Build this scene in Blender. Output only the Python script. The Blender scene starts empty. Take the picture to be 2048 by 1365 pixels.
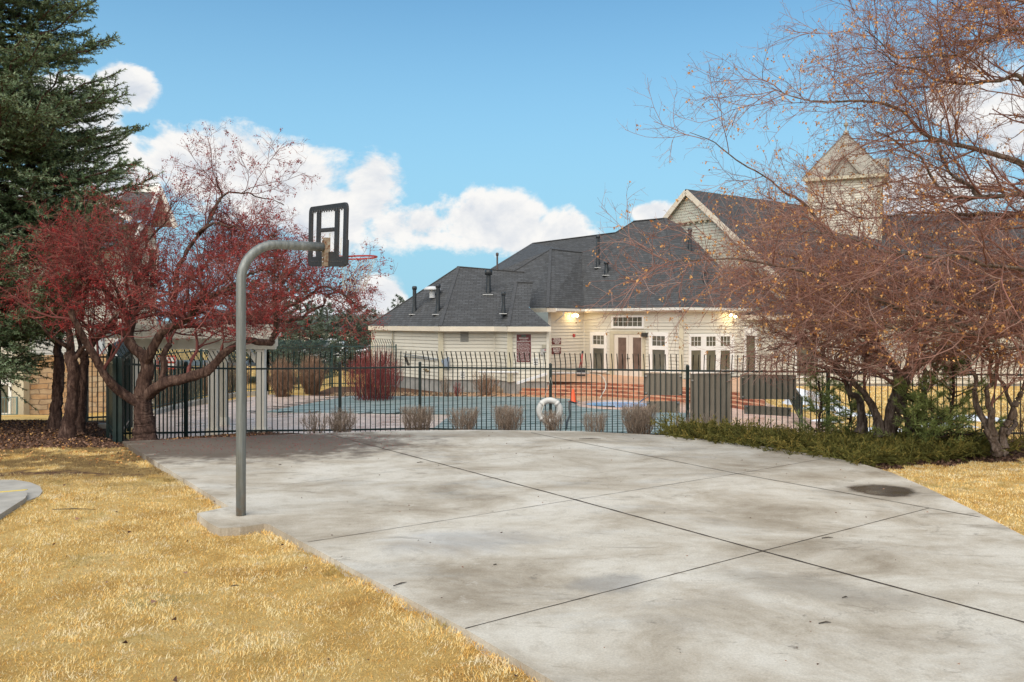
import bpy, math, random
import numpy as np
from mathutils import Vector

# ---------------------------------------------------------------- camera
sc = bpy.context.scene
col = sc.collection
F, HZ, CH = 1650.0, 645.0, 2.2          # focal length and horizon in photo pixels, camera height (m)
cam_d = bpy.data.cameras.new('camera')
cam = bpy.data.objects.new('camera', cam_d)
col.objects.link(cam)
cam.location = (0, 0, CH)
cam.rotation_euler = (math.radians(90), 0, 0)
cam_d.lens = F / 2048 * 36
cam_d.sensor_width = 36
cam_d.shift_y = -(682.5 - HZ) / 2048
cam_d.clip_end = 3000
cam_d.clip_start = 0.05
sc.camera = cam
sc.view_settings.view_transform = 'Standard'
sc.view_settings.look = 'None'
sc.view_settings.exposure = 0.5
sc.view_settings.gamma = 1.0

# ---------------------------------------------------------------- sun
sun_d = bpy.data.lights.new('sun', 'SUN')
sun_d.energy = 2.7
sun_d.angle = math.radians(80)
sun_d.color = (1.0, 0.92, 0.80)
sun = bpy.data.objects.new('sun', sun_d)
col.objects.link(sun)
SUN_EL, SUN_AZ = 48.0, 200.0            # azimuth clockwise from +Y: behind the camera
v = Vector((math.sin(math.radians(SUN_AZ)) * math.cos(math.radians(SUN_EL)),
            math.cos(math.radians(SUN_AZ)) * math.cos(math.radians(SUN_EL)),
            math.sin(math.radians(SUN_EL))))
sun.rotation_euler = v.to_track_quat('Z', 'Y').to_euler()
sun.location = v * 60

# ---------------------------------------------------------------- sky
world = bpy.data.worlds.new('World')
sc.world = world
world.use_nodes = True
wt = world.node_tree
for n in list(wt.nodes): wt.nodes.remove(n)

class NT:
    """tiny helper to write node trees as expressions"""
    def __init__(s, t): s.t = t
    def n(s, kind, **kw):
        x = s.t.nodes.new(kind)
        for k, v in kw.items(): setattr(x, k, v)
        return x
    def put(s, sock, v):
        if v is None: return
        if hasattr(v, 'is_linked') or isinstance(v, bpy.types.NodeSocket): s.t.links.new(v, sock)
        else: sock.default_value = v
    def m(s, op, a, b=None, c=None, clamp=False):
        x = s.n('ShaderNodeMath', operation=op); x.use_clamp = clamp
        s.put(x.inputs[0], a); s.put(x.inputs[1], b); s.put(x.inputs[2], c)
        return x.outputs[0]
    def noise(s, vec, scale=5, detail=4, rough=.55, dist=0, out='Fac', dims='3D'):
        x = s.n('ShaderNodeTexNoise'); x.noise_dimensions = dims
        s.put(x.inputs['Vector'], vec)
        x.inputs['Scale'].default_value = scale; x.inputs['Detail'].default_value = detail
        x.inputs['Roughness'].default_value = rough; x.inputs['Distortion'].default_value = dist
        return x.outputs[out]
    def ramp(s, fac, stops, interp='LINEAR'):
        x = s.n('ShaderNodeValToRGB'); x.color_ramp.interpolation = interp
        e = x.color_ramp.elements
        while len(e) > 1: e.remove(e[-1])
        e[0].position = stops[0][0]; e[0].color = c4(stops[0][1])
        for p, c in stops[1:]:
            k = e.new(p); k.color = c4(c)
        s.put(x.inputs[0], fac)
        return x.outputs[0]
    def mix(s, f, a, b, mode='MIX'):
        x = s.n('ShaderNodeMix', data_type='RGBA', blend_type=mode)
        s.put(x.inputs[0], f)
        s.put(x.inputs[6], c4(a) if isinstance(a, (tuple, float, int)) else a)
        s.put(x.inputs[7], c4(b) if isinstance(b, (tuple, float, int)) else b)
        return x.outputs[2]
    def sep(s, vec):
        x = s.n('ShaderNodeSeparateXYZ'); s.put(x.inputs[0], vec); return x.outputs
    def comb(s, x_, y_, z_):
        x = s.n('ShaderNodeCombineXYZ'); s.put(x.inputs[0], x_); s.put(x.inputs[1], y_); s.put(x.inputs[2], z_)
        return x.outputs[0]
    def smooth(s, v, a, b):
        x = s.n('ShaderNodeMapRange', interpolation_type='SMOOTHSTEP')
        s.put(x.inputs[0], v); x.inputs[1].default_value = a; x.inputs[2].default_value = b
        return x.outputs[0]
    def bump(s, h, strength=.3, dist=.01, normal=None):
        x = s.n('ShaderNodeBump'); s.put(x.inputs['Height'], h)
        x.inputs['Strength'].default_value = strength; x.inputs['Distance'].default_value = dist
        if normal is not None: s.put(x.inputs['Normal'], normal)
        return x.outputs[0]

def c4(c):
    if isinstance(c, (int, float)): return (c, c, c, 1)
    return tuple(c) if len(c) == 4 else (*c, 1)

W = NT(wt)
bg = W.n('ShaderNodeBackground'); wo = W.n('ShaderNodeOutputWorld')
wt.links.new(bg.outputs[0], wo.inputs[0])
sky = W.n('ShaderNodeTexSky', sky_type='NISHITA')
sky.sun_disc = False
sky.sun_elevation = math.radians(SUN_EL)
sky.sun_rotation = math.radians(SUN_AZ)
sky.altitude = 1500; sky.air_density = 1.0; sky.dust_density = 1.2; sky.ozone_density = 1.5
tc = W.n('ShaderNodeTexCoord')
D = tc.outputs['Generated']
dx, dy, dz = W.sep(D)
az = W.m('MULTIPLY', W.m('ARCTAN2', dx, dy), 57.2958)
el = W.m('MULTIPLY', W.m('ARCSINE', dz), 57.2958)
sv = W.comb(W.m('MULTIPLY', az, .1), W.m('MULTIPLY', el, .14), 0.0)
nz = W.noise(sv, 1.6, 7, .62, .25)
nz2 = W.noise(sv, 6.5, 5, .6)
nn = W.m('ADD', W.m('MULTIPLY', W.m('SUBTRACT', nz, .5), 2.5), W.m('MULTIPLY', W.m('SUBTRACT', nz2, .5), .6))
# cumulus banks: azimuth, elevation, half width, half height (degrees)
BANKS = [(-20.5, 10.2, 7.5, 3.6), (-15.5, 9.3, 7.0, 4.2), (-26.0, 9.5, 6, 4.0), (-12.5, 7.4, 4.8, 4.2), (-9.8, 8.8, 3.2, 3.3), (-7.0, 6.5, 5, 2.3), (-1.0, 6.9, 7.0, 3.2), (3.8, 6.2, 4.2, 2.6),
         (-24.9, 14.3, 2.3, 1.9), (-28, 13.0, 4.0, 2.0), (9.8, 7.4, 2.6, 1.1), (-9.0, 1.6, 2.3, 2.1), (-13, 0.5, 7, 1.6),
         (29.0, 13.3, 3.2, 3.0), (32.0, 12.0, 4, 4), (25, 7, 9, 4.2), (-31, 5.0, 8, 4)]
field = None
for (a0, e0, ra, rb) in BANKS:
    u_ = W.m('DIVIDE', W.m('SUBTRACT', az, a0), ra)
    w_ = W.m('DIVIDE', W.m('SUBTRACT', el, e0), rb)
    q = W.m('SUBTRACT', 1.0, W.m('ADD', W.m('MULTIPLY', u_, u_), W.m('MULTIPLY', w_, w_)))
    field = q if field is None else W.m('MAXIMUM', field, q)
# broken overcast behind and above the camera
back = W.m('ADD', W.m('MULTIPLY', W.smooth(dy, .35, -.25), 1.5), -.9)
field = W.m('MAXIMUM', field, back)
fld = W.m('ADD', field, nn)
mask = W.smooth(fld, .30, .72)
sv2 = W.comb(W.m('MULTIPLY', az, .1), W.m('MULTIPLY', W.m('SUBTRACT', el, -1.1), .14), 0.0)
nzs = W.noise(sv2, 1.6, 7, .62, .25)
light = W.m('ADD', W.m('ADD', W.m('MULTIPLY', W.m('SUBTRACT', nz, nzs), 3.0), W.m('MULTIPLY', W.m('SUBTRACT', nz2, .5), .55)), W.m('SUBTRACT', .93, W.m('MULTIPLY', W.smooth(fld, .5, 1.4), .42)))
CS = 6.8
cloud = W.mix(W.m('ADD', light, 0, clamp=True), (.56 * CS, .64 * CS, .76 * CS), (1.0 * CS, .99 * CS, .97 * CS))
tint = W.mix(1.0, sky.outputs[0], (.78, 1.26, 1.31), 'MULTIPLY')
# thin milky veil that lightens the sky towards the horizon
veil = W.m('MULTIPLY', W.smooth(el, 30, 1), .95)
tint2 = W.mix(veil, tint, (2.45, 4.5, 5.7))
fin = W.mix(mask, tint2, cloud)
wt.links.new(fin, bg.inputs[0])
bg.inputs[1].default_value = 0.1

# ---------------------------------------------------------------- helpers
def P(px, py, Y):
    return Vector(((px - 1024) / F * Y, Y, CH + (HZ - py) / F * Y))
def PX(px, Y): return (px - 1024) / F * Y
def PZ(py, Y): return CH + (HZ - py) / F * Y
def G(px, py, z=0.0):
    Y = (CH - z) * F / (py - HZ)
    return Vector(((px - 1024) / F * Y, Y, z))

def tag(o, label=None, cat=None, group=None, kind=None):
    if label: o['label'] = label
    if cat: o['category'] = cat
    if group: o['group'] = group
    if kind: o['kind'] = kind
    return o
def thing(name, label, cat, loc=(0, 0, 0), rz=0, group=None):
    o = bpy.data.objects.new(name, None); col.objects.link(o)
    o.location = loc; o.rotation_euler = (0, 0, rz); o.empty_display_size = .2
    return tag(o, label, cat, group)
def link(name, me, parent=None, loc=None):
    o = bpy.data.objects.new(name, me); col.objects.link(o)
    if parent is not None:
        o.parent = parent
        if loc is None: o.location = -Vector(parent_world(parent))
        else: o.location = loc
    elif loc is not None: o.location = loc
    return o
def parent_world(p):
    v = Vector((0, 0, 0))
    while p is not None:
        v += p.location; p = p.parent
    return v
def copy_tree(o, parent=None):
    c = o.copy(); col.objects.link(c); c.parent = parent
    for ch in [x for x in bpy.data.objects if x.parent == o]: copy_tree(ch, c)
    return c

class MB:
    """collects faces in world coordinates; build() makes ONE mesh object"""
    def __init__(s): s.v, s.f, s.uv, s.sm, s.mi = [], [], [], [], []
    def add(s, vs, fs, smooth=False, mi=0, uvs=None):
        b = len(s.v); s.v += [tuple(x) for x in vs]
        for k, f in enumerate(fs):
            s.f.append([b + i for i in f]); s.sm.append(smooth); s.mi.append(mi)
            s.uv.append(uvs[k] if uvs else None)
    def box(s, c, size, rz=0, mi=0, R=None):
        hx, hy, hz = size[0] / 2, size[1] / 2, size[2] / 2
        vs = []
        for x in (-hx, hx):
            for y in (-hy, hy):
                for z in (-hz, hz):
                    if R is not None: p = R @ Vector((x, y, z))
                    else: p = Vector((x * math.cos(rz) - y * math.sin(rz), x * math.sin(rz) + y * math.cos(rz), z))
                    vs.append(p + Vector(c))
        s.add(vs, [(0, 1, 3, 2), (4, 6, 7, 5), (0, 4, 5, 1), (2, 3, 7, 6), (0, 2, 6, 4), (1, 5, 7, 3)], mi=mi)
    def bar(s, a, b, w, h=None, mi=0):
        """square bar from a to b"""
        a, b = Vector(a), Vector(b); d = (b - a); L = d.length
        if L < 1e-6: return
        h = h or w; t = d / L
        up = Vector((0, 0, 1)) if abs(t.z) < .95 else Vector((1, 0, 0))
        sx = t.cross(up).normalized(); sy = sx.cross(t).normalized()
        R = __import__('mathutils').Matrix((sx, t, sy)).transposed()
        s.box((a + b) / 2, (w, L, h), R=R, mi=mi)
    def tube(s, pts, r, n=8, caps=True, mi=0, smooth=True):
        pts = [Vector(p) for p in pts]
        rs = r if isinstance(r, (list, tuple)) else [r] * len(pts)
        rings = []; up = None
        for i, p in enumerate(pts):
            t = (pts[min(i + 1, len(pts) - 1)] - pts[max(i - 1, 0)]).normalized()
            if up is None: up = Vector((0, 0, 1)) if abs(t.z) < .9 else Vector((1, 0, 0))
            x = t.cross(up).normalized(); y = x.cross(t).normalized(); up = y
            rings.append([p + (x * math.cos(2 * math.pi * k / n) + y * math.sin(2 * math.pi * k / n)) * rs[i] for k in range(n)])
        vs = [q for rg in rings for q in rg]; fs = []
        for i in range(len(pts) - 1):
            for k in range(n):
                a = i * n + k; b = i * n + (k + 1) % n
                fs.append((a, b, b + n, a + n))
        if caps:
            fs.append(tuple(range(n - 1, -1, -1))); fs.append(tuple(range((len(pts) - 1) * n, len(pts) * n)))
        s.add(vs, fs, smooth=smooth, mi=mi)
    def lathe(s, c, prof, n=20, mi=0, smooth=True):
        """prof: list of (r, z) around the vertical through c"""
        vs = []; fs = []
        for (r, z) in prof:
            for k in range(n):
                a = 2 * math.pi * k / n
                vs.append((c[0] + r * math.cos(a), c[1] + r * math.sin(a), c[2] + z))
        for i in range(len(prof) - 1):
            for k in range(n):
                a = i * n + k; b = i * n + (k + 1) % n
                fs.append((a, b, b + n, a + n))
        s.add(vs, fs, smooth=smooth, mi=mi)
    def prism(s, poly, z0, z1, mi=0):
        n = len(poly)
        vs = [(p[0], p[1], z0) for p in poly] + [(p[0], p[1], z1) for p in poly]
        s.add(vs, [tuple(range(n - 1, -1, -1)), tuple(range(n, 2 * n))] + [(i, (i + 1) % n, (i + 1) % n + n, i + n) for i in range(n)], mi=mi)
    def slope(s, pts, mi=0, thick=0):
        """a roof face with course-aligned UVs in metres"""
        pts = [Vector(p) for p in pts]
        nrm = Vector((0, 0, 0))
        for i in range(len(pts)):
            a, b = pts[i], pts[(i + 1) % len(pts)]
            nrm += Vector(((a.y - b.y) * (a.z + b.z), (a.z - b.z) * (a.x + b.x), (a.x - b.x) * (a.y + b.y)))
        nrm.normalize()
        if nrm.z < 0: pts.reverse(); nrm = -nrm
        hor = Vector((0, 0, 1)).cross(nrm)
        hor = hor.normalized() if hor.length > 1e-4 else Vector((1, 0, 0))
        si = max(.1, math.sqrt(1 - nrm.z ** 2))
        uv = [(p.dot(hor), p.z / si) for p in pts]
        s.add(pts, [tuple(range(len(pts)))], mi=mi, uvs=[uv])
        if thick:
            q = [p - Vector((0, 0, thick)) for p in pts]
            s.add(q, [tuple(range(len(pts) - 1, -1, -1))], mi=mi)
            for i in range(len(pts)):
                j = (i + 1) % len(pts)
                s.add([pts[i], q[i], q[j], pts[j]], [(0, 1, 2, 3)], mi=mi)
    def build(s, name, mat, parent=None, loc=None, bevel=0):
        me = bpy.data.meshes.new(name)
        o0 = Vector((0, 0, 0))
        me.from_pydata([tuple(Vector(x)) for x in s.v], [], s.f)
        mats = mat if isinstance(mat, (list, tuple)) else [mat]
        for m in mats: me.materials.append(m)
        me.polygons.foreach_set('use_smooth', s.sm)
        me.polygons.foreach_set('material_index', s.mi)
        if any(u for u in s.uv):
            ul = me.uv_layers.new(name='UVMap')
            i = 0
            for k, f in enumerate(s.f):
                for j in range(len(f)):
                    ul.data[i].uv = s.uv[k][j] if s.uv[k] else (0, 0)
                    i += 1
        me.update()
        o = link(name, me, parent, loc)
        if bevel:
            b = o.modifiers.new('bevel', 'BEVEL'); b.width = bevel; b.segments = 2; b.limit_method = 'ANGLE'
        return o

def np_mesh(name, V, Fa, mat, parent=None, smooth=False, attr=None, k=3):
    """V (n,3), Fa (m,k) -> mesh object, fast"""
    me = bpy.data.meshes.new(name)
    n, m_ = len(V), len(Fa)
    me.vertices.add(n); me.vertices.foreach_set('co', np.ascontiguousarray(V, dtype=np.float32).ravel())
    me.loops.add(m_ * k); me.loops.foreach_set('vertex_index', np.ascontiguousarray(Fa, dtype=np.int32).ravel())
    me.polygons.add(m_)
    me.polygons.foreach_set('loop_start', np.arange(0, m_ * k, k, dtype=np.int32))
    me.polygons.foreach_set('loop_total', np.full(m_, k, dtype=np.int32))
    me.polygons.foreach_set('use_smooth', np.full(m_, smooth, dtype=bool))
    if attr is not None:
        for an, av in attr.items():
            a = me.attributes.new(an, 'FLOAT', 'POINT'); a.data.foreach_set('value', np.ascontiguousarray(av, dtype=np.float32))
    me.materials.append(mat)
    me.update(calc_edges=True)
    return link(name, me, parent)

# ---------------------------------------------------------------- materials
MATS = {}
def mat(name, base=(.5, .5, .5), rough=.6, metal=0.0, var=0.0, vscale=8.0, bump=0.0, bscale=60.0, emit=None, spec=.5, alpha=None):
    m = bpy.data.materials.new(name); m.use_nodes = True
    t = NT(m.node_tree); b = m.node_tree.nodes['Principled BSDF']
    b.inputs['Base Color'].default_value = c4(base); b.inputs['Roughness'].default_value = rough
    b.inputs['Metallic'].default_value = metal; b.inputs['Specular IOR Level'].default_value = spec
    t.b = b; MATS[name] = m
    if var or bump:
        g = t.n('ShaderNodeNewGeometry').outputs['Position']
        if var:
            nz = t.noise(g, vscale, 5, .6)
            lo = tuple(x * (1 - var) for x in base); hi = tuple(min(1, x * (1 + var)) for x in base)
            t.put(b.inputs['Base Color'], t.ramp(nz, [(.3, lo), (.7, hi)]))
        if bump:
            t.put(b.inputs['Normal'], t.bump(t.noise(g, bscale, 4, .6), bump, .01))
    if emit:
        b.inputs['Emission Color'].default_value = c4(emit[0]); b.inputs['Emission Strength'].default_value = emit[1]
    if alpha is not None: b.inputs['Alpha'].default_value = alpha
    return m
def mnodes(name, rough=.6, spec=.4):
    m = mat(name, rough=rough, spec=spec); t = NT(m.node_tree); b = m.node_tree.nodes['Principled BSDF']
    pos = t.n('ShaderNodeNewGeometry').outputs['Position']
    return m, t, b, pos
def attr_node(t, name):
    x = t.n('ShaderNodeAttribute'); x.attribute_name = name
    return x.outputs['Fac']

siding_m, t, b, pos = mnodes('siding_paint', .55)
x_, y_, z_ = t.sep(pos)
board = t.noise(t.comb(t.m('MULTIPLY', x_, .35), t.m('MULTIPLY', y_, .35), t.m('MULTIPLY', z_, 6.0)), 1.0, 2)
dirt = t.noise(t.comb(t.m('MULTIPLY', x_, 3.0), t.m('MULTIPLY', y_, 3.0), t.m('MULTIPLY', z_, .6)), 1.0, 5, .65)
c = t.ramp(board, [(.3, (.615, .575, .485)), (.7, (.65, .61, .52))])
t.put(b.inputs['Base Color'], t.mix(t.m('MULTIPLY', t.smooth(dirt, .5, .8), .25), c, (.42, .39, .32)))
t.put(b.inputs['Normal'], t.bump(t.noise(t.comb(t.m('MULTIPLY', x_, 2.0), t.m('MULTIPLY', y_, 2.0), t.m('MULTIPLY', z_, 40.0)), 4, 4), .25, .004))
trim_tan = mat('trim_tan_paint', (.50, .45, .33), .55, var=.08, vscale=3)
trim_white = mat('trim_white_paint', (.78, .76, .72), .5, var=.05, vscale=3)
fascia_m = mat('fascia_paint', (.66, .58, .47), .5, var=.07, vscale=2)
gutter_m = mat('gutter_paint', (.70, .68, .63), .35, var=.05, vscale=2)
soffit_m = mat('soffit_paint', (.55, .47, .38), .6)
glass_m, t, b, pos = mnodes('window_glass', .04, .8)
t.put(b.inputs['Base Color'], t.ramp(t.noise(pos, 1.2, 2), [(.35, (.075, .072, .055)), (.7, (.15, .145, .115))]))
blind_m, t, b, pos = mnodes('door_blind_glass', .08, .7)
zz = t.sep(pos)[2]
t.put(b.inputs['Base Color'], t.ramp(t.noise(pos, 3.0, 3), [(.3, (.11, .075, .06)), (.7, (.19, .13, .105))]))
found_m = mat('concrete_foundation', (.30, .29, .27), .85, var=.25, vscale=2.5, bump=.4)

shingle_m, t, b, pos = mnodes('asphalt_shingles', .85, .3)
uvn = t.n('ShaderNodeUVMap'); uvn.uv_map = 'UVMap'
br = t.n('ShaderNodeTexBrick'); t.put(br.inputs['Vector'], uvn.outputs[0])
br.offset = .5; br.inputs['Scale'].default_value = 1.0; br.inputs['Mortar Size'].default_value = .012
br.inputs['Mortar Smooth'].default_value = .3
br.inputs['Brick Width'].default_value = .30; br.inputs['Row Height'].default_value = .165
br.inputs['Color1'].default_value = c4(.055); br.inputs['Color2'].default_value = c4((.095, .097, .10)); br.inputs['Mortar'].default_value = c4(.03)
nb = t.noise(pos, .9, 5, .65); nf = t.noise(uvn.outputs[0], 90, 3, .7)
cc = t.mix(t.m('MULTIPLY', nb, .55), br.outputs[0], (.08, .079, .077))
cc = t.mix(.5, cc, t.mix(1.0, cc, t.ramp(nf, [(.25, (.5, .5, .52)), (.75, (1.6, 1.6, 1.62))]), 'MULTIPLY'))
su = t.n('ShaderNodeSeparateXYZ'); t.put(su.inputs[0], uvn.outputs[0])
streak = t.noise(t.comb(t.m('MULTIPLY', su.outputs[0], 5.0), t.m('MULTIPLY', su.outputs[1], 1.2), 0.0), 1.0, 4, .7)
cc = t.mix(t.m('MULTIPLY', t.smooth(streak, .66, .8), .35), cc, (.30, .30, .30))
t.put(b.inputs['Base Color'], cc)
saw = t.m('FRACT', t.m('DIVIDE', su.outputs[1], .165))
hgt = t.m('ADD', t.m('MULTIPLY', t.m('SUBTRACT', 1.0, saw), 1.0), t.m('MULTIPLY', br.outputs['Fac'], -.7))
t.put(b.inputs['Normal'], t.bump(hgt, .9, .02, t.bump(nf, .4, .004)))

fence_m = mat('fence_green_black_paint', (.008, .020, .018), .35, var=.3, vscale=6)
fence_far_m = mat('fence_green_paint', (.018, .050, .046), .4)
panel_m, t, b, pos = mnodes('weathered_board', .7)
t.put(b.inputs['Base Color'], t.ramp(t.noise(t.comb(*[t.m('MULTIPLY', q, s_) for q, s_ in zip(t.sep(pos), (9.0, 9.0, 1.5))]), 1.0, 5, .7), [(.3, (.17, .145, .115)), (.7, (.25, .215, .17))]))

galv_m, t, b, pos = mnodes('galvanised_steel', .42)
b.inputs['Metallic'].default_value = .35
sp = t.sep(pos)
g1 = t.noise(t.comb(t.m('MULTIPLY', sp[0], 26.0), t.m('MULTIPLY', sp[1], 26.0), t.m('MULTIPLY', sp[2], 1.6)), 1.0, 5, .65)
g2 = t.noise(pos, 11, 5, .6)
gc = t.ramp(g1, [(.30, (.13, .142, .138)), (.5, (.19, .203, .197)), (.70, (.27, .285, .275))])
low_ = t.m('MULTIPLY', t.smooth(sp[2], .45, .0), t.smooth(t.noise(pos, 9, 4, .7), .42, .6))
gc = t.mix(t.m('MULTIPLY', t.smooth(g2, .64, .74), .35), gc, (.26, .22, .15))
t.put(b.inputs['Base Color'], t.mix(t.m('MULTIPLY', low_, .7), gc, (.24, .17, .11)))
t.put(b.inputs['Roughness'], t.ramp(g2, [(.3, .35), (.7, .6)]))
rust_m, t, b, pos = mnodes('rusty_steel', .75)
t.put(b.inputs['Base Color'], t.ramp(t.noise(pos, 26, 5, .7), [(.35, (.16, .06, .028)), (.5, (.27, .20, .14)), (.7, (.40, .37, .30))]))
black_plastic = mat('black_plastic', (.028, .028, .032), .45, var=.2, vscale=20)
acrylic_m = mat('clear_acrylic', (.9, .93, .95), .08, alpha=.12)
rim_m = mat('red_rim_paint', (.45, .045, .035), .5)
net_m = mat('net_cord', (.62, .58, .50), .8)

# concrete court: broad blotches, stains, damp patches
court_m, t, b, pos = mnodes('court_concrete', .6, .28)
sx, sy, sz = t.sep(pos)
blot = t.noise(t.comb(t.m('MULTIPLY', sx, .55), t.m('MULTIPLY', sy, .8), 0.0), 1.0, 7, .68, .5)
fine = t.noise(pos, 55, 5, .75)
mid = t.noise(pos, 4.5, 7, .75, .3)
c = t.ramp(blot, [(.32, (.30, .25, .185)), (.45, (.455, .40, .32)), (.57, (.58, .535, .455)), (.72, (.66, .62, .55))])
c = t.mix(t.m('MULTIPLY', t.smooth(mid, .50, .66), .35), c, (.33, .285, .22))
c = t.mix(t.m('MULTIPLY', t.smooth(mid, .44, .34), .22), c, (.72, .68, .61))
st_ = t.noise(t.comb(t.m('MULTIPLY', sx, 1.0), t.m('MULTIPLY', sy, 2.6), 9.0), 1.0, 7, .72, 1.2)
c = t.mix(t.m('MULTIPLY', t.smooth(st_, .57, .68), .55), c, (.215, .180, .135))
st2 = t.noise(t.comb(t.m('MULTIPLY', sx, 2.4), t.m('MULTIPLY', sy, 3.4), 21.0), 1.0, 6, .75, .8)
c = t.mix(t.m('MULTIPLY', t.smooth(st2, .63, .70), .6), c, (.15, .13, .105))
c = t.mix(t.m('MULTIPLY', t.smooth(t.noise(pos, 130, 2, .8), .60, .72), .5), c, (.20, .17, .13))
c = t.mix(t.m('MULTIPLY', t.smooth(t.noise(pos, 75, 2, .8), .36, .26), .5), c, (.78, .74, .66))
c = t.mix(1.0, c, t.ramp(fine, [(.2, .72), (.8, 1.25)]), 'MULTIPLY')
vor = t.n('ShaderNodeTexVoronoi', feature='DISTANCE_TO_EDGE'); vor.inputs['Scale'].default_value = .42
t.put(vor.inputs['Vector'], t.comb(t.m('ADD', sx, t.m('MULTIPLY', mid, .8)), t.m('ADD', sy, t.m('MULTIPLY', t.noise(pos, 1.7, 5, .7), .9)), 0.0))
crk = t.m('MULTIPLY', t.smooth(vor.outputs['Distance'], .006, .001), t.smooth(t.noise(pos, .5, 2, .5), .52, .6))
c = t.mix(t.m('MULTIPLY', crk, .28), c, (.12, .10, .08))
def blob(cx, cy, rx, ry, rot=0.0, edge=(.75, 1.1), rag=.5, ns=2.6):
    ddx = t.m('SUBTRACT', sx, cx); ddy = t.m('SUBTRACT', sy, cy)
    ca, sa = math.cos(rot), math.sin(rot)
    u = t.m('DIVIDE', t.m('ADD', t.m('MULTIPLY', ddx, ca), t.m('MULTIPLY', ddy, sa)), rx)
    w = t.m('DIVIDE', t.m('SUBTRACT', t.m('MULTIPLY', ddy, ca), t.m('MULTIPLY', ddx, sa)), ry)
    d = t.m('SQRT', t.m('ADD', t.m('MULTIPLY', u, u), t.m('MULTIPLY', w, w)))
    d = t.m('ADD', d, t.m('MULTIPLY', t.m('SUBTRACT', t.noise(pos, ns, 5, .65), .5), rag * 2))
    return t.smooth(d, edge[1], edge[0])
berry = blob(-4.9, 14.9, 3.6, 2.1, .05, (.55, 1.15), .7)          # dirt and berry litter under the crab apple
c = t.mix(t.m('MULTIPLY', berry, .92), c, (.10, .078, .060))
c = t.mix(t.m('MULTIPLY', t.m('MULTIPLY', berry, t.smooth(t.noise(pos, 38, 3, .8), .60, .68)), .8), c, (.16, .035, .025))
leaf_edge = blob(-.2, 16.2, 3.2, .5, -.02, (.5, 1.2), .6)
c = t.mix(t.m('MULTIPLY', leaf_edge, .5), c, (.22, .18, .13))
pud = blob(4.85, 10.8, .50, .46, 0, (.70, .98), .30, 2.6)      # puddle near the right edge
pudr = blob(4.85, 10.75, .95, .75, 0, (.6, 1.05), .4)
c = t.mix(t.m('MULTIPLY', pudr, .35), c, (.26, .23, .19))
c = t.mix(pud, c, (.095, .070, .048))
s1 = blob(.85, 6.95, .42, .28, .3, (.4, 1.2), .6, 4); s2 = blob(-.45, 8.3, .85, .5, .3, (.3, 1.3), .7, 3); s3 = blob(2.55, 6.8, .95, .34, -.5, (.3, 1.3), .8, 4)
for s_, k_, cl in ((s1, .5, (.22, .22, .22)), (s2, .35, (.30, .30, .31)), (s3, .5, (.25, .22, .18))):
    c = t.mix(t.m('MULTIPLY', s_, k_), c, cl)
damp = t.smooth(t.noise(t.comb(t.m('MULTIPLY', sx, .55), t.m('MULTIPLY', sy, 1.3), 3.0), 1.0, 5, .6, .5), .50, .64)
t.put(b.inputs['Base Color'], c)
rg = t.m('SUBTRACT', .85, t.m('MULTIPLY', damp, .38))
rg = t.m('ADD', t.m('MULTIPLY', rg, t.m('SUBTRACT', 1.0, berry)), t.m('MULTIPLY', berry, .9))
t.put(b.inputs['Roughness'], t.m('MULTIPLY', rg, t.m('SUBTRACT', 1.0, t.m('MULTIPLY', pud, .72))))
hh = t.m('MULTIPLY', t.m('ADD', fine, t.m('MULTIPLY', t.noise(pos, 160, 2, .7), .5)), t.m('SUBTRACT', 1.0, pud))
t.put(b.inputs['Normal'], t.bump(hh, .35, .006))
joint_m = mat('joint_dirt', (.055, .042, .030), .9, var=.4, vscale=15)
path_m = mat('path_concrete', (.40, .375, .33), .75, var=.18, vscale=4, bump=.3)
yellow_m = mat('yellow_line_paint', (.72, .55, .13), .6, var=.15, vscale=20)

ground_m, t, b, pos = mnodes('ground_soil_and_turf', .95, .1)
gr = attr_node(t, 'turf')
g0 = t.ramp(t.noise(pos, 1.1, 6, .65), [(.3, (.46, .26, .075)), (.5, (.66, .43, .145)), (.72, (.80, .60, .27))])
g0 = t.mix(t.m('MULTIPLY', t.smooth(t.noise(pos, .55, 5, .6), .58, .72), .55), g0, (.16, .15, .03))
g0 = t.mix(.55, g0, t.mix(1.0, g0, t.ramp(t.noise(pos, 75, 4, .8), [(.25, .5), (.8, 1.5)]), 'MULTIPLY'))
gx_, gy_, _gz = t.sep(pos)
scr_g = t.m('MULTIPLY', t.smooth(gy_, 10.3, 13.2), t.smooth(t.m('MULTIPLY', gx_, -1.0), 2.5, 5.5))
scr_g = t.m('MULTIPLY', scr_g, t.smooth(gy_, 22.0, 19.0))
g0 = t.mix(t.m('MULTIPLY', scr_g, t.smooth(t.noise(pos, 1.3, 5, .7), .38, .54)), g0, t.mix(t.noise(pos, 40, 4, .8), (.10, .055, .028), (.42, .29, .12)))
mu = t.ramp(t.noise(pos, 30, 5, .8), [(.3, (.05, .028, .018)), (.55, (.15, .085, .055)), (.75, (.27, .165, .11))])
edge_ = t.smooth(t.m('ADD', gr, t.m('MULTIPLY', t.m('SUBTRACT', t.noise(pos, 3.5, 6, .7), .5), .9)), .38, .62)
t.put(b.inputs['Base Color'], t.mix(edge_, mu, g0))
t.put(b.inputs['Normal'], t.bump(t.noise(pos, 45, 5, .8), 1.0, .03))

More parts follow.
